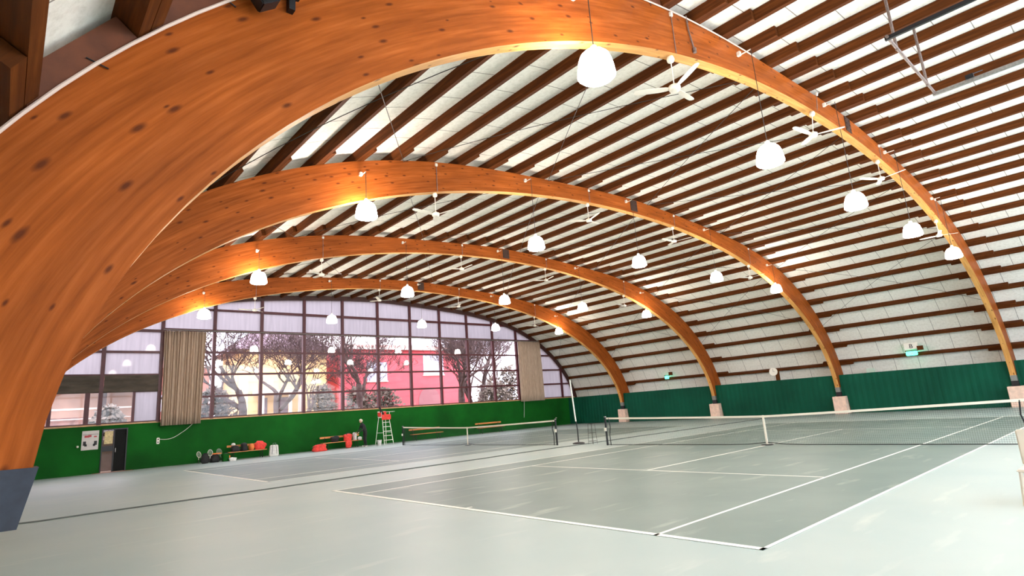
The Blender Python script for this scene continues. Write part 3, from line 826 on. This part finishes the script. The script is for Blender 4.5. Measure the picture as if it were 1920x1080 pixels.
b = B(); tube(b, [(.29, .22, 2.06), (.52, .15, 2.06)], .02, 6); box(b, .34, .56, .0, .3, 2.05, 2.07); link('writing_board', b, M_WHITEP, t)
b = B(); box(b, -.28, .28, .73, .76, 1.80, 2.12); link('backrest', b, M_WHITEP, t)
b = B(); tube(b, [(-.05, .4, 1.9), (-.28, .3, 2.12), (-.42, .25, 2.42)], [.07, .09, .035], 8)
tag(link('dark_jacket', b, M_BLACK), 'dark jacket hung over the back of the red umpire seat', 'jacket').location = (12.5, 30.62, 0)
b = B(); lathe(b, [(.11, 0), (.15, .30), (.16, .32)], n=20)
tag(link('waste_bin', b, M_WCLOTH), 'small white bin on the floor left of the umpire chair', 'bin').location = (12.0, 30.8, 0)

# ------------------------------------------------------------------ benches
def bench(x0, x1, y, label, back=True):
    L_ = x1-x0
    t = thing('bench', (x0, y, 0), label, 'bench', 'wooden benches along the green wall')
    for k in range(3):
        b = B(); box(b, 0, L_, -.02+k*.13, .09+k*.13, .40, .435, bev=.006); link('seat_slat', b, M_BENCH, t)
    if back:
        b = B(); box(b, 0, L_, .47, .50, .68, .79, bev=.006); link('back_slat', b, M_BENCH, t)
    for u in (.12, .88):
        b = B(); xx = L_*u
        tube(b, [(xx, .02, 0), (xx, .02, .39)], .022, 6); tube(b, [(xx, .34, 0), (xx, .44, .42), (xx, .49, .78)], .022, 6); tube(b, [(xx, .02, .385), (xx, .44, .385)], .02, 6)
        link('leg', b, M_DARK, t)
    return t
bench(3.2, 5.2, 31.35, 'wooden bench piled with dark bags and a red jacket, farthest left of the benches')
bench(8.5, 11.1, 31.35, 'wooden bench with red bags on it, beside the person in black')
bench(14.95, 17.5, 31.6, 'wooden bench behind the left half of the farther net')
bench(20.75, 23.3, 31.6, 'wooden bench behind the right half of the farther net')

def blob(name, loc, size, m, label, cat, seed=0, group=None, parent=None, flat=.0, rz=0):
    r = random.Random(seed); bm = B(); bmesh.ops.create_icosphere(bm, subdivisions=3, radius=1)
    ph = [r.uniform(0, 6) for _ in range(6)]
    for v in bm.verts:
        c = v.co; k = 1+.13*math.sin(c.x*3+ph[0])+.10*math.sin(c.y*4+ph[1])+.10*math.sin(c.z*5+ph[2])+.05*math.sin(c.x*9+c.z*7+ph[3])
        # boxier than a ball, so it reads as packed cloth
        e = .72
        co = Vector([math.copysign(abs(q)**e, q) for q in c])*k
        v.co = Vector((co.x*size[0], co.y*size[1], max(co.z, -.75)*size[2]+.75*size[2]))
    o = link(name, bm, m, parent, smooth=True); o.location = loc; o.rotation_euler = (0, 0, rz)
    if not parent: tag(o, label, cat, group)
    return o
def holdall(loc, L_, h, d_, m, label, seed, rz=0, cat='bag'):
    t = thing('sports_bag', loc, label, cat, rz=rz)
    blob('body', (0, 0, 0), (L_/2, d_/2, h/1.75), m, None, None, seed, parent=t)
    b = B(); pts = [(-L_*.28, -d_*.30, h*.75), (-L_*.18, -d_*.35, h*1.12), (L_*.18, -d_*.35, h*1.12), (L_*.28, -d_*.30, h*.75)]; tube(b, pts, .014, 6); link('handle', b, M_BLACK, t)
    b = B(); tube(b, [(-L_*.45, 0, h*.62), (-L_*.2, 0, h*.98), (L_*.2, 0, h*.98), (L_*.45, 0, h*.62)], .010, 6); link('zip', b, M_GREY, t)
    return t
def racket(loc, rot, label, m=M_BLACK, group='rackets against the left bench'):
    t = thing('tennis_racket', loc, label, 'racket', group); t.rotation_euler = rot
    b = B(); tube(b, [(0, 0, 0), (0, 0, .18)], .017, 8); link('grip', b, M_BLACK, t)
    b = B(); tube(b, [(0, 0, .17), (0, 0, .32)], .011, 6)
    ring = [(.125*math.sin(a*math.pi/12), 0, .50-.175*math.cos(a*math.pi/12)) for a in range(25)]
    tube(b, ring, .010, 6); f = link('frame', b, m, t)
    b = B()
    for i in range(-4, 5):
        h = .17*math.sqrt(max(0, 1-(i*.026/.125)**2)); box(b, i*.026-.001, i*.026+.001, -.001, .001, .50-h, .50+h)
    for i in range(-6, 7):
        wv = .122*math.sqrt(max(0, 1-(i*.026/.172)**2)); box(b, -wv, wv, -.001, .001, .5+i*.026-.001, .5+i*.026+.001)
    link('strings', b, M_WCLOTH, f)
    return t
# things round the left bench
holdall((1.95, 31.15, 0), .45, .46, .30, M_BLACK, 'black sports bag standing on the floor at far left of the left bench', 3)
holdall((2.45, 31.2, 0), .55, .40, .30, M_BLACK, 'black racket bag with tan trim on the floor, second from left', 4)
holdall((2.95, 31.05, 0), .34, .42, .28, M_GREEN, 'dark green backpack on the floor beside the left bench', 5)
racket((1.62, 31.0, .06), (-.5, .35, .3), 'tennis racket leaning on the leftmost black bag', M_BAND)
racket((2.15, 30.92, .06), (-.4, .15, .1), 'tennis racket with white frame leaning between the two black bags', M_WCLOTH)
racket((2.75, 30.95, .06), (-.3, -.25, 0), 'tennis racket leaning on the dark green backpack', M_STEEL)
blob('towel', (3.25, 30.85, 0), (.20, .14, .10), M_WCLOTH, 'crumpled white towel on the floor before the left bench', 'towel', 11)
blob('towel', (2.55, 31.2, .42), (.26, .16, .03), M_ORANGE, 'tan and orange towel laid over the black racket bag', 'towel', 12)
blob('coat', (3.55, 31.5, .436), (.20, .17, .20), M_BLACK, 'black coat heaped at left end of the left bench', 'coat', 6)
blob('backpack', (4.02, 31.5, .436), (.20, .17, .22), M_BLACK, 'black backpack in the middle of the left bench', 'backpack', 7)
blob('cardigan', (4.40, 31.5, .436), (.15, .15, .20), M_ORANGE, 'orange garment on the left bench between backpack and red jacket', 'clothing', 8)
blob('jacket', (4.88, 31.5, .436), (.30, .18, .26), M_RED, 'bright red jacket heaped at the right end of the left bench', 'jacket', 9)
t = thing('tote_bag', (5.52, 31.15, 0), 'large white tote bag on the floor right of the left bench', 'bag')
b = B(); box(b, -.26, .26, -.12, .12, 0, .62, bev=.04)
for v in b.verts:
    v.co.x *= 1-.22*(v.co.z/.62); v.co.y *= 1+.2*math.sin(v.co.x*11)
link('body', b, M_WCLOTH, t)
b = B(); tube(b, [(-.14, -.11, .1), (-.12, -.135, .45), (-.08, -.10, .72), (.06, -.10, .72), (.10, -.135, .45), (.13, -.12, .1)], .014, 6); link('strap', b, M_GREY, t)
b = B(); lathe(b, [(.11, 0), (.105, .06), (.07, .11), (.01, .125)], n=16); box(b, -.06, .06, -.18, -.08, 0, .012)
tag(link('cap', b, M_WCLOTH, smooth=True), 'white cap on the black coat at the left end of the left bench', 'cap').location = (3.42, 31.42, .79)
b = B(); box(b, 3.1, 3.2, 31.1, 31.2, 0, .3, bev=.02)
tag(link('drink_bottle', b, M_ORANGE), 'orange drink bottle on the floor at the left bench', 'bottle')
# things round the second bench
holdall((8.10, 31.0, 0), .95, .38, .42, M_RED, 'red sports bag on the floor left of the second bench', 21)
blob('backpack', (9.35, 31.55, .436), (.24, .16, .22), M_BLACK, 'black backpack on the second bench from the left', 'backpack', 22)
t = holdall((10.15, 31.45, .436), .50, .46, .30, M_RED, 'red sports bag upright on the second bench', 23)
blob('jacket', (10.12, 31.24, .02), (.18, .07, .30), M_RED, 'red jacket hanging over the front edge of the second bench', 'jacket', 24)
blob('pouch', (10.66, 31.5, .436), (.13, .13, .26), M_WCLOTH, 'white and dark bag on the second bench beside the person', 'bag', 25)
blob('towel', (10.85, 31.2, .436), (.10, .10, .12), M_WCLOTH, 'small white towel at the right end of the second bench', 'towel', 26)
blob('backpack', (8.6, 31.65, 0), (.20, .14, .16), M_BLACK, 'black bag on the floor under the left end of the second bench', 'bag', 27)

# ------------------------------------------------------------------ the person in black, bending over the second bench
def skin(name, verts, edges, radii, m, parent, root=0, sub=2):
    me = bpy.data.meshes.new(name); me.from_pydata(verts, edges, []); me.materials.append(m)
    o = bpy.data.objects.new(name, me); COL.objects.link(o); o.parent = parent
    md = o.modifiers.new('skin', 'SKIN'); md.use_smooth_shade = True
    lay = me.skin_vertices[0].data if me.skin_vertices else None
    if lay is None:
        bm = bmesh.new(); bm.from_mesh(me); bm.verts.layers.skin.verify(); bm.to_mesh(me); bm.free(); lay = me.skin_vertices[0].data
    for i, r in enumerate(radii):
        lay[i].radius = (r, r) if not isinstance(r, tuple) else r
        lay[i].use_root = (i == root)
    s = o.modifiers.new('sub', 'SUBSURF'); s.levels = sub; s.render_levels = sub
    return o
P_ = thing('person', (11.15, 31.05, 0), 'fair-haired person in black clothes standing bent over the second bench', 'person', rz=math.pi)
V = []; E_ = []; Rr = []
def v(x, y, z, r, par=None):
    V.append((x, y, z)); Rr.append(r)
    if par is not None: E_.append((par, len(V)-1))
    return len(V)-1
# local +x is where the person leans (towards the bench, world -x after the turn)
pel = v(0, 0, .93, (.135, .155))
wst = v(.05, 0, 1.06, (.115, .14), pel); chs = v(.13, 0, 1.24, (.125, .165), wst); sh = v(.19, 0, 1.37, (.10, .13), chs)
nk = v(.22, 0, 1.44, .055, sh); hd = v(.26, 0, 1.50, .06, nk)
for s in (-1, 1):
    h_ = v(0, s*.10, .86, .095, pel); kn = v(.04, s*.11, .48, .062, h_); an = v(-.02, s*.12, .09, .042, kn); to = v(.10, s*.13, .04, .04, an); v(.17, s*.13, .035, .03, to)
    sd = v(.20, s*.19, 1.34, .058, sh); el = v(.26, s*.24, 1.08, .042, sd); wr = v(.46, s*.20, .93, .028, el)
    V_h = v(.53, s*.19, .90, .026, wr)
body = skin('body', V, E_, Rr, M_BLACK, P_, 0)
for s in (-1, 1):
    hv, he, hr = [], [], []
    def hvv(x, y, z, r, par=None):
        hv.append((x, y, z)); hr.append(r)
        if par is not None: he.append((par, len(hv)-1))
        return len(hv)-1
    p0 = hvv(.50, s*.19, .915, .026); p1 = hvv(.56, s*.19, .89, (.028, .036), p0)
    for q in range(4):
        yy = s*.19+(q-1.5)*.021; l = (.9, 1.0, .95, .78)[q]
        a = hvv(.585, yy, .875, .011, p1); b2 = hvv(.585+.035*l, yy, .852, .0095, a); hvv(.585+.05*l, yy, .822, .0085, b2)
    a = hvv(.545, s*.19-s*.038, .882, .012, p0); hvv(.575, s*.19-s*.052, .862, .010, a)
    skin('hand', hv, he, hr, M_SKIN, P_, 0, 1)
bm = B(); bmesh.ops.create_uvsphere(bm, u_segments=24, v_segments=18, radius=1)
for q in bm.verts:
    c = q.co; x, y, z = c
    jaw = 1-.22*max(0, -z)
    q.co = Vector((x*.098*jaw+.012*max(0, -z)*1, y*.078*jaw, z*.118))
    if x > .75 and abs(y) < .25 and -.35 < z < .05: q.co.x += .022*(1-abs(y)/.25)       # nose
    if x > .6 and .0 < z < .25 and .2 < abs(y) < .6: q.co.x -= .008                     # eye sockets
head = link('head', bm, M_SKIN, P_, smooth=True); head.location = (.29, 0, 1.585); head.rotation_euler = (0, .55, 0)
for s in (-1, 1):
    b = B(); bmesh.ops.create_uvsphere(b, u_segments=10, v_segments=8, radius=.011); o = link('eye', b, M_INK, head); o.location = (.084, s*.032, .012)
    b = B(); bmesh.ops.create_uvsphere(b, u_segments=10, v_segments=8, radius=.024); o = link('ear', b, M_SKIN, head); o.location = (-.005, s*.078, -.01); o.scale = (.7, .35, 1.2)
b = B(); box(b, .078, .090, -.022, .022, -.056, -.048); link('mouth', b, M_REDINK, head)
b = B(); bmesh.ops.create_uvsphere(b, u_segments=20, v_segments=14, radius=1)
for q in b.verts: q.co = Vector((q.co.x*.108-.018, q.co.y*.09, q.co.z*.122+.018))
bmesh.ops.delete(b, geom=[f for f in b.verts if f.co.x > .045 and f.co.z < .065], context='VERTS')
link('hair', b, M_HAIR, head, smooth=True)
for s in (-1, 1):
    b = B(); box(b, -.09, .17, s*.12-.045, s*.12+.045, 0, .075, bev=.025); link('shoe', b, M_WCLOTH, P_)

# ------------------------------------------------------------------ right wall fittings
t = thing('wall_clock', (31.55, 13.77, 2.60), 'round white wall clock on a short post above the green sheet', 'clock')
b = B(); tube(b, [(-.03, 0, .25), (.05, 0, .25)], .26, 28); link('face', b, M_WHITE, t)
b = B(); box(b, -.036, -.03, -.008, .008, .25, .43); box(b, -.036, -.03, -.12, .0, .243, .257); link('hands', b, M_INK, t)
b = B(); box(b, .05, .20, -.30, -.08, -.32, .30); link('post', b, M_PURLIN, t)
def exit_sign(x, y, z, label, box_w=.3):
    t = thing('exit_sign', (x, y, z), label, 'exit sign')
    b = B(); box(b, -.06, .06, -box_w, box_w, 0, .05); box(b, -.04, .08, -box_w-.28, -box_w, .02, .26); link('casing', b, M_PURLIN, t)
    b = B(); box(b, -.05, .02, -box_w+.02, box_w-.02, -.24, 0, bev=.03); link('green_panel', b, M_GLOWG, t)
    b = B(); box(b, -.056, -.05, -.02, .14, -.135, -.10); box(b, -.056, -.05, -.05, .0, -.19, -.05); link('arrow', b, M_WCLOTH, t)
    return t
exit_sign(32.0, 6.02, 3.27, 'glowing green exit sign on the lowest purlin between the nearest and second arches')
exit_sign(32.0, 22.2, 3.32, 'small glowing green exit sign between the third and farthest arches', .2)
t = thing('letter_plate', (32.0, 6.0, 3.38), 'small white plate with a black letter B above the near exit sign', 'sign')
b = B(); box(b, 0, .02, -.34, .34, 0, .36); link('plate', b, M_WHITE, t)
cu = bpy.data.curves.new('letter', 'FONT'); cu.body = 'B'; cu.size = .34; cu.extrude = .004; cu.align_x = 'CENTER'
tmp = bpy.data.objects.new('letter', cu); COL.objects.link(tmp)
dg = bpy.context.evaluated_depsgraph_get(); me = bpy.data.meshes.new_from_object(tmp.evaluated_get(dg)); bpy.data.objects.remove(tmp)
me.materials.clear(); me.materials.append(M_INK); o = bpy.data.objects.new('letter', me); COL.objects.link(o); o.parent = t
o.location = (-.008, 0, .06); o.rotation_euler = (math.pi/2, 0, -math.pi/2)
b = B(); box(b, -.1, .1, -.2, .2, 0, .26, bev=.02)
tag(link('control_box', b, mat('pale_green', (.45, .55, .45), .6)), 'pale green-white box above the green sheet right of the second arch foot', 'box').location = (31.85, 8.2, 2.26)

# white garden chair just inside the right edge of the picture
t = thing('garden_chair', (3.93, -1.96, 0), 'beige plastic chair cut by the right edge of the picture', 'chair')
M_PL = mat('beige_plastic', (.66, .58, .48), .5)
for x, y in ((-.24, .22), (.24, .22), (-.24, -.22), (.24, -.22)):
    b = B(); tube(b, [(x*1.12, y*1.12, 0), (x, y, .42)], [.028, .022], 8); link('leg', b, M_PL, t)
b = B(); box(b, -.26, .26, -.26, .26, .41, .45, bev=.015); link('seat', b, M_PL, t)
b = B(); box(b, .22, .27, -.25, .25, .45, .92, bev=.015); link('backrest', b, M_PL, t)

# ------------------------------------------------------------------ outside, beyond the glazing
GY = G+.3
b = B(); box(b, -60, 110, GY, 140, -.5, -.05)
tag(link('ground', b, mat('winter_ground', (.20, .16, .10), .9, var=.3, scale=.4)), kind='structure', label='brown winter ground outside')
M_PINK = mat('pink_render', (.74, .125, .145), .85, var=.08, scale=.8)
M_YEL = mat('yellow_render', (.86, .60, .27), .85, var=.06, scale=.8)
M_TILE = mat('roof_tiles', (.20, .14, .17), .8, var=.3, scale=3)
M_TILE2 = mat('terracotta', (.42, .22, .17), .8, var=.3, scale=3)
M_WIN = mat('outdoor_window', (.62, .66, .80), .3)
def gable_roof(b, x0, x1, y0, y1, z0, zr, ov=.6):
    v = [b.verts.new(c) for c in ((x0-ov, y0-ov, z0), (x1+ov, y0-ov, z0), (x1+ov, y1+ov, z0), (x0-ov, y1+ov, z0), (x0+2.5, (y0+y1)/2, zr), (x1-2.5, (y0+y1)/2, zr))]
    for f in ((0, 1, 5, 4), (2, 3, 4, 5), (1, 2, 5), (3, 0, 4), (3, 2, 1, 0)): b.faces.new([v[i] for i in f])
YB = 55
t = thing('yellow_house', (0, YB, 0), 'pale yellow house with grey tiled roof behind the bare trees', 'house')
b = B(); box(b, 11.2, 19.0, 0, 9, -.05, 9.1); link('wall', b, M_YEL, t)
b = B(); gable_roof(b, 10.4, 19.4, 0, 9, 9.1, 11.6); r_ = link('roof', b, M_TILE, t)
b = B(); box(b, 16.2, 16.9, 2, 2.8, 10.0, 11.9); link('chimney', b, M_TILE, r_)
for (x, z) in ((15.0, 5.9), (15.6, 5.9), (16.4, 5.9), (14.9, 7.9)):
    b = B(); box(b, x, x+.22, -.04, 0, z, z+.3); link('vent', b, M_INK, t)
b = B(); box(b, 11.6, 15.6, -2.2, 0, 4.75, 5.0); o = link('canopy', b, M_WHITE, t); o['label'] = 'pale flat canopy over the entrance'
for x in (11.8, 13.2, 14.4, 15.3):
    b = B(); box(b, x, x+.25, -2.1, -1.85, -.05, 4.75); link('canopy_post', b, M_WHITE, o)
b = B(); box(b, 12.2, 13.0, -.05, 0, 0, 4.4); box(b, 13.8, 15.0, -.05, 0, 0, 4.4); link('door', b, M_TILE, t)
t = thing('pink_house', (0, YB+.5, 0), 'pink-red house with white windows and a low tiled roof', 'house')
b = B(); box(b, 20.6, 38.2, 0, 10, -.05, 9.4); link('wall', b, M_PINK, t)
b = B(); gable_roof(b, 22.0, 38.2, 0, 10, 9.4, 10.6); link('roof', b, M_TILE2, t)
b = B(); box(b, 21.4, 38.8, -.6, -.4, 9.3, 9.5); link('gutter', b, M_WHITE, t)
for (x0, x1, z0, z1) in ((23.9, 26.4, 5.8, 7.9), (31.3, 34.2, 6.4, 8.9)):
    b = B(); box(b, x0, x1, -.06, 0, z0, z1); wn = link('window', b, M_WIN, t)
    b = B(); box(b, (x0+x1)/2-.05, (x0+x1)/2+.05, -.1, -.06, z0, z1); box(b, x0, x1, -.1, -.06, (z0+z1)/2-.04, (z0+z1)/2+.04); box(b, x0-.1, x1+.1, -.12, 0, z0-.12, z0); link('window_bars', b, M_WHITE, wn)
b = B(); n = 16; cpt = b.verts.new((32.0, -.05, 3.4)); ring = [b.verts.new((32.0+1.5*math.cos(math.pi*k/n), -.05, 3.4+1.5*math.sin(math.pi*k/n))) for k in range(n+1)]
for k in range(n): b.faces.new((cpt, ring[k], ring[k+1]))
box(b, 30.5, 33.5, -.05, 0, 0, 3.4); link('arched_doorway', b, mat('doorway_dull_red', (.36, .16, .17), .8), t)  # flat arched doorway in one dull red
t = thing('brick_house', (0, 62, 0), 'reddish house at the left behind the beige curtain', 'house')
b = B(); box(b, .5, 9.5, 0, 8, -.05, 8.0); link('wall', b, mat('brick_red', (.42, .16, .13), .85, var=.1, scale=1), t)
b = B(); gable_roof(b, .5, 9.5, 0, 8, 8.0, 9.3); link('roof', b, M_TILE2, t)
for x in (2.0, 4.6, 7.4):
    b = B(); box(b, x, x+1.1, -.05, 0, 3.8, 5.4); link('window', b, M_WIN, t)
t = thing('timber_pavilion', (0, 40, 0), 'warm beige building outside the lower left windows', 'building')
b = B(); box(b, -14, 1.0, 0, 6, -.05, 4.4); link('wall', b, mat('beige_boards', (.66, .42, .30), .85, var=.12, scale=1.2), t)
b = B(); box(b, -14.5, 1.4, -1.2, 6.4, 4.4, 4.6); link('roof', b, M_TILE2, t)
for x in (-8.2, -5.4, -2.0):
    b = B(); box(b, x, x+.35, -.9, -.6, -.05, 4.4); link('post', b, M_RIM, t)
for x in (-7.4, -4.4):
    b = B(); box(b, x, x+2.0, -.06, 0, 1.2, 3.0); wn = link('window', b, M_TILE2, t)
b = B(); box(b, -14, 1.0, -.75, -.7, 3.4, 3.5); box(b, -14, 1.0, -.75, -.7, 2.85, 2.9); link('rail', b, M_WHITE, t)

M_BARK = mat('bark', (.085, .055, .050), .9, var=.35, scale=4, bump=.4)
M_LEAF = mat('shrub_leaves', (.17, .14, .105), .8, var=.4, scale=4)
def tree(x, y, h, label, seed, lean=0, spread=1.0, r0=.32, fork=None):
    r = random.Random(seed); t = thing('bare_tree', (x, y, -.05), label, 'tree', 'bare trees outside the glazing')
    bt, bb = B(), B(); cnt = [0]
    def grow(bmx, p, d, L_, rr, depth):
        pts = [p.copy()]; rad_ = [rr]; n = 4 if depth > 1 else 6
        for i in range(n):
            d = (d + Vector((r.uniform(-1, 1), r.uniform(-1, 1), r.uniform(-.5, .8)))*(.22 if depth < 4 else .34)).normalized()
            p = p + d*L_/n; pts.append(p.copy()); rad_.append(rr*(1-.42*(i+1)/n))
        tube(bmx, pts, rad_, 7 if depth < 3 else 4, cap=False); cnt[0] += 1
        if depth >= 6: return
        k = 4 if depth < 3 else 3
        for q in range(k):
            a = r.uniform(0, 2*math.pi); e = r.uniform(.45, 1.0)*spread
            side = Vector((math.cos(a), math.sin(a)*.6, r.uniform(-.1, .5)))
            nd = (d*math.cos(e)+side*math.sin(e)).normalized()
            j = -1 if q == 0 else r.choice([-1, -2, -3])
            grow(bb, pts[j], nd, L_*r.uniform(.58, .78), max(.016, rad_[j]*r.uniform(.55, .72)), depth+1)
    p = Vector((0, 0, 0)); d = Vector((lean, 0, 1)).normalized()
    grow(bt, p, d, h*.42, r0, 0)
    link('trunk', bt, M_BARK, t, smooth=True, recalc=False); o = link('branches', bb, M_BARK, t, recalc=False); o['kind'] = 'stuff'
tree(7.6, 44, 11, 'gnarled bare tree in front of the gap left of the yellow house', 11, .05, 1.15, .42)
tree(9.2, 41, 10, 'bare tree with twisted limbs before the yellow house', 5, -.08, 1.2, .36)
tree(17.6, 45, 12, 'bare tree between the yellow and pink houses', 23, .08, .9, .40)
tree(26.9, 42, 11.5, 'large bare tree in front of the right half of the pink house', 31, .02, 1.0, .45)
tree(31.5, 46, 10.5, 'bare tree with fine twigs right of the pink house front', 44, -.05, .9, .32)
tree(14.2, 49, 10, 'thin bare tree directly before the yellow house wall', 51, .1, 1.1, .18)
tree(29.6, 44, 11, 'bare tree standing behind the big one, right of the pink house corner', 77, .05, 1.0, .36)
tree(34.5, 50, 11, 'bare tree in the gap beyond the pink house, farthest right', 83, -.08, 1.0, .34)
tree(38.5, 56, 12, 'bare tree far beyond the pink house, left of its neighbour', 91, .05, .9, .34)
tree(43.0, 57, 12, 'bare tree far beyond the pink house, last before the tan curtain', 97, .0, .9, .34)
tree(21.8, 51, 9, 'slim bare tree in front of the pink house window', 63, -.1, 1.1, .17)
def shrub(x, y, w_, h, label, seed):
    r = random.Random(seed); b = B()
    for k in range(1700):
        u, v_, q = r.gauss(0, .36), r.gauss(0, .36), r.random()
        c = Vector((u*w_, v_*1.0, h*(q**.7)*math.sqrt(max(.05, 1-min(1, u*u*1.4)))))
        s = r.uniform(.10, .26); a = Vector((r.uniform(-1, 1), r.uniform(-1, 1), r.uniform(-1, 1))).normalized(); bq = a.orthogonal().normalized()
        b.faces.new([b.verts.new(c+a*s), b.verts.new(c+bq*s*.6), b.verts.new(c-a*s), b.verts.new(c-bq*s*.6)])
    for k in range(10): tube(b, [(0, 0, 0), (r.uniform(-.3, .3)*w_, r.uniform(-.4, .4), h*.8)], .03, 5)
    o = link('shrub', b, M_LEAF, recalc=False); o.location = (x, y, -.05); tag(o, label, 'shrub', 'shrubs outside the glazing')
shrub(30.2, 41, 3.2, 4.4, 'brownish shrub outside, left of the right curtain', 1)
shrub(33.2, 42, 3.0, 6.2, 'tall olive shrub outside right beside the tan curtain', 2)
shrub(40.5, 54, 4.5, 6.0, 'wide brown thicket outside, far beyond the pink house', 8)
shrub(16.4, 50, 2.2, 5.2, 'leafy shrub at the foot of the yellow house', 3)
shrub(19.6, 49, 2.4, 5.0, 'tangled shrub between the yellow and pink houses', 4)
shrub(23.0, 50, 3.0, 4.8, 'low tangled shrub before the pink house', 5)
shrub(6.0, 46, 2.6, 5.0, 'brown shrub outside beside the left curtain', 6)
shrub(-1.6, 38.4, 1.5, 3.6, 'yellowish shrub outside the lower left window', 7)
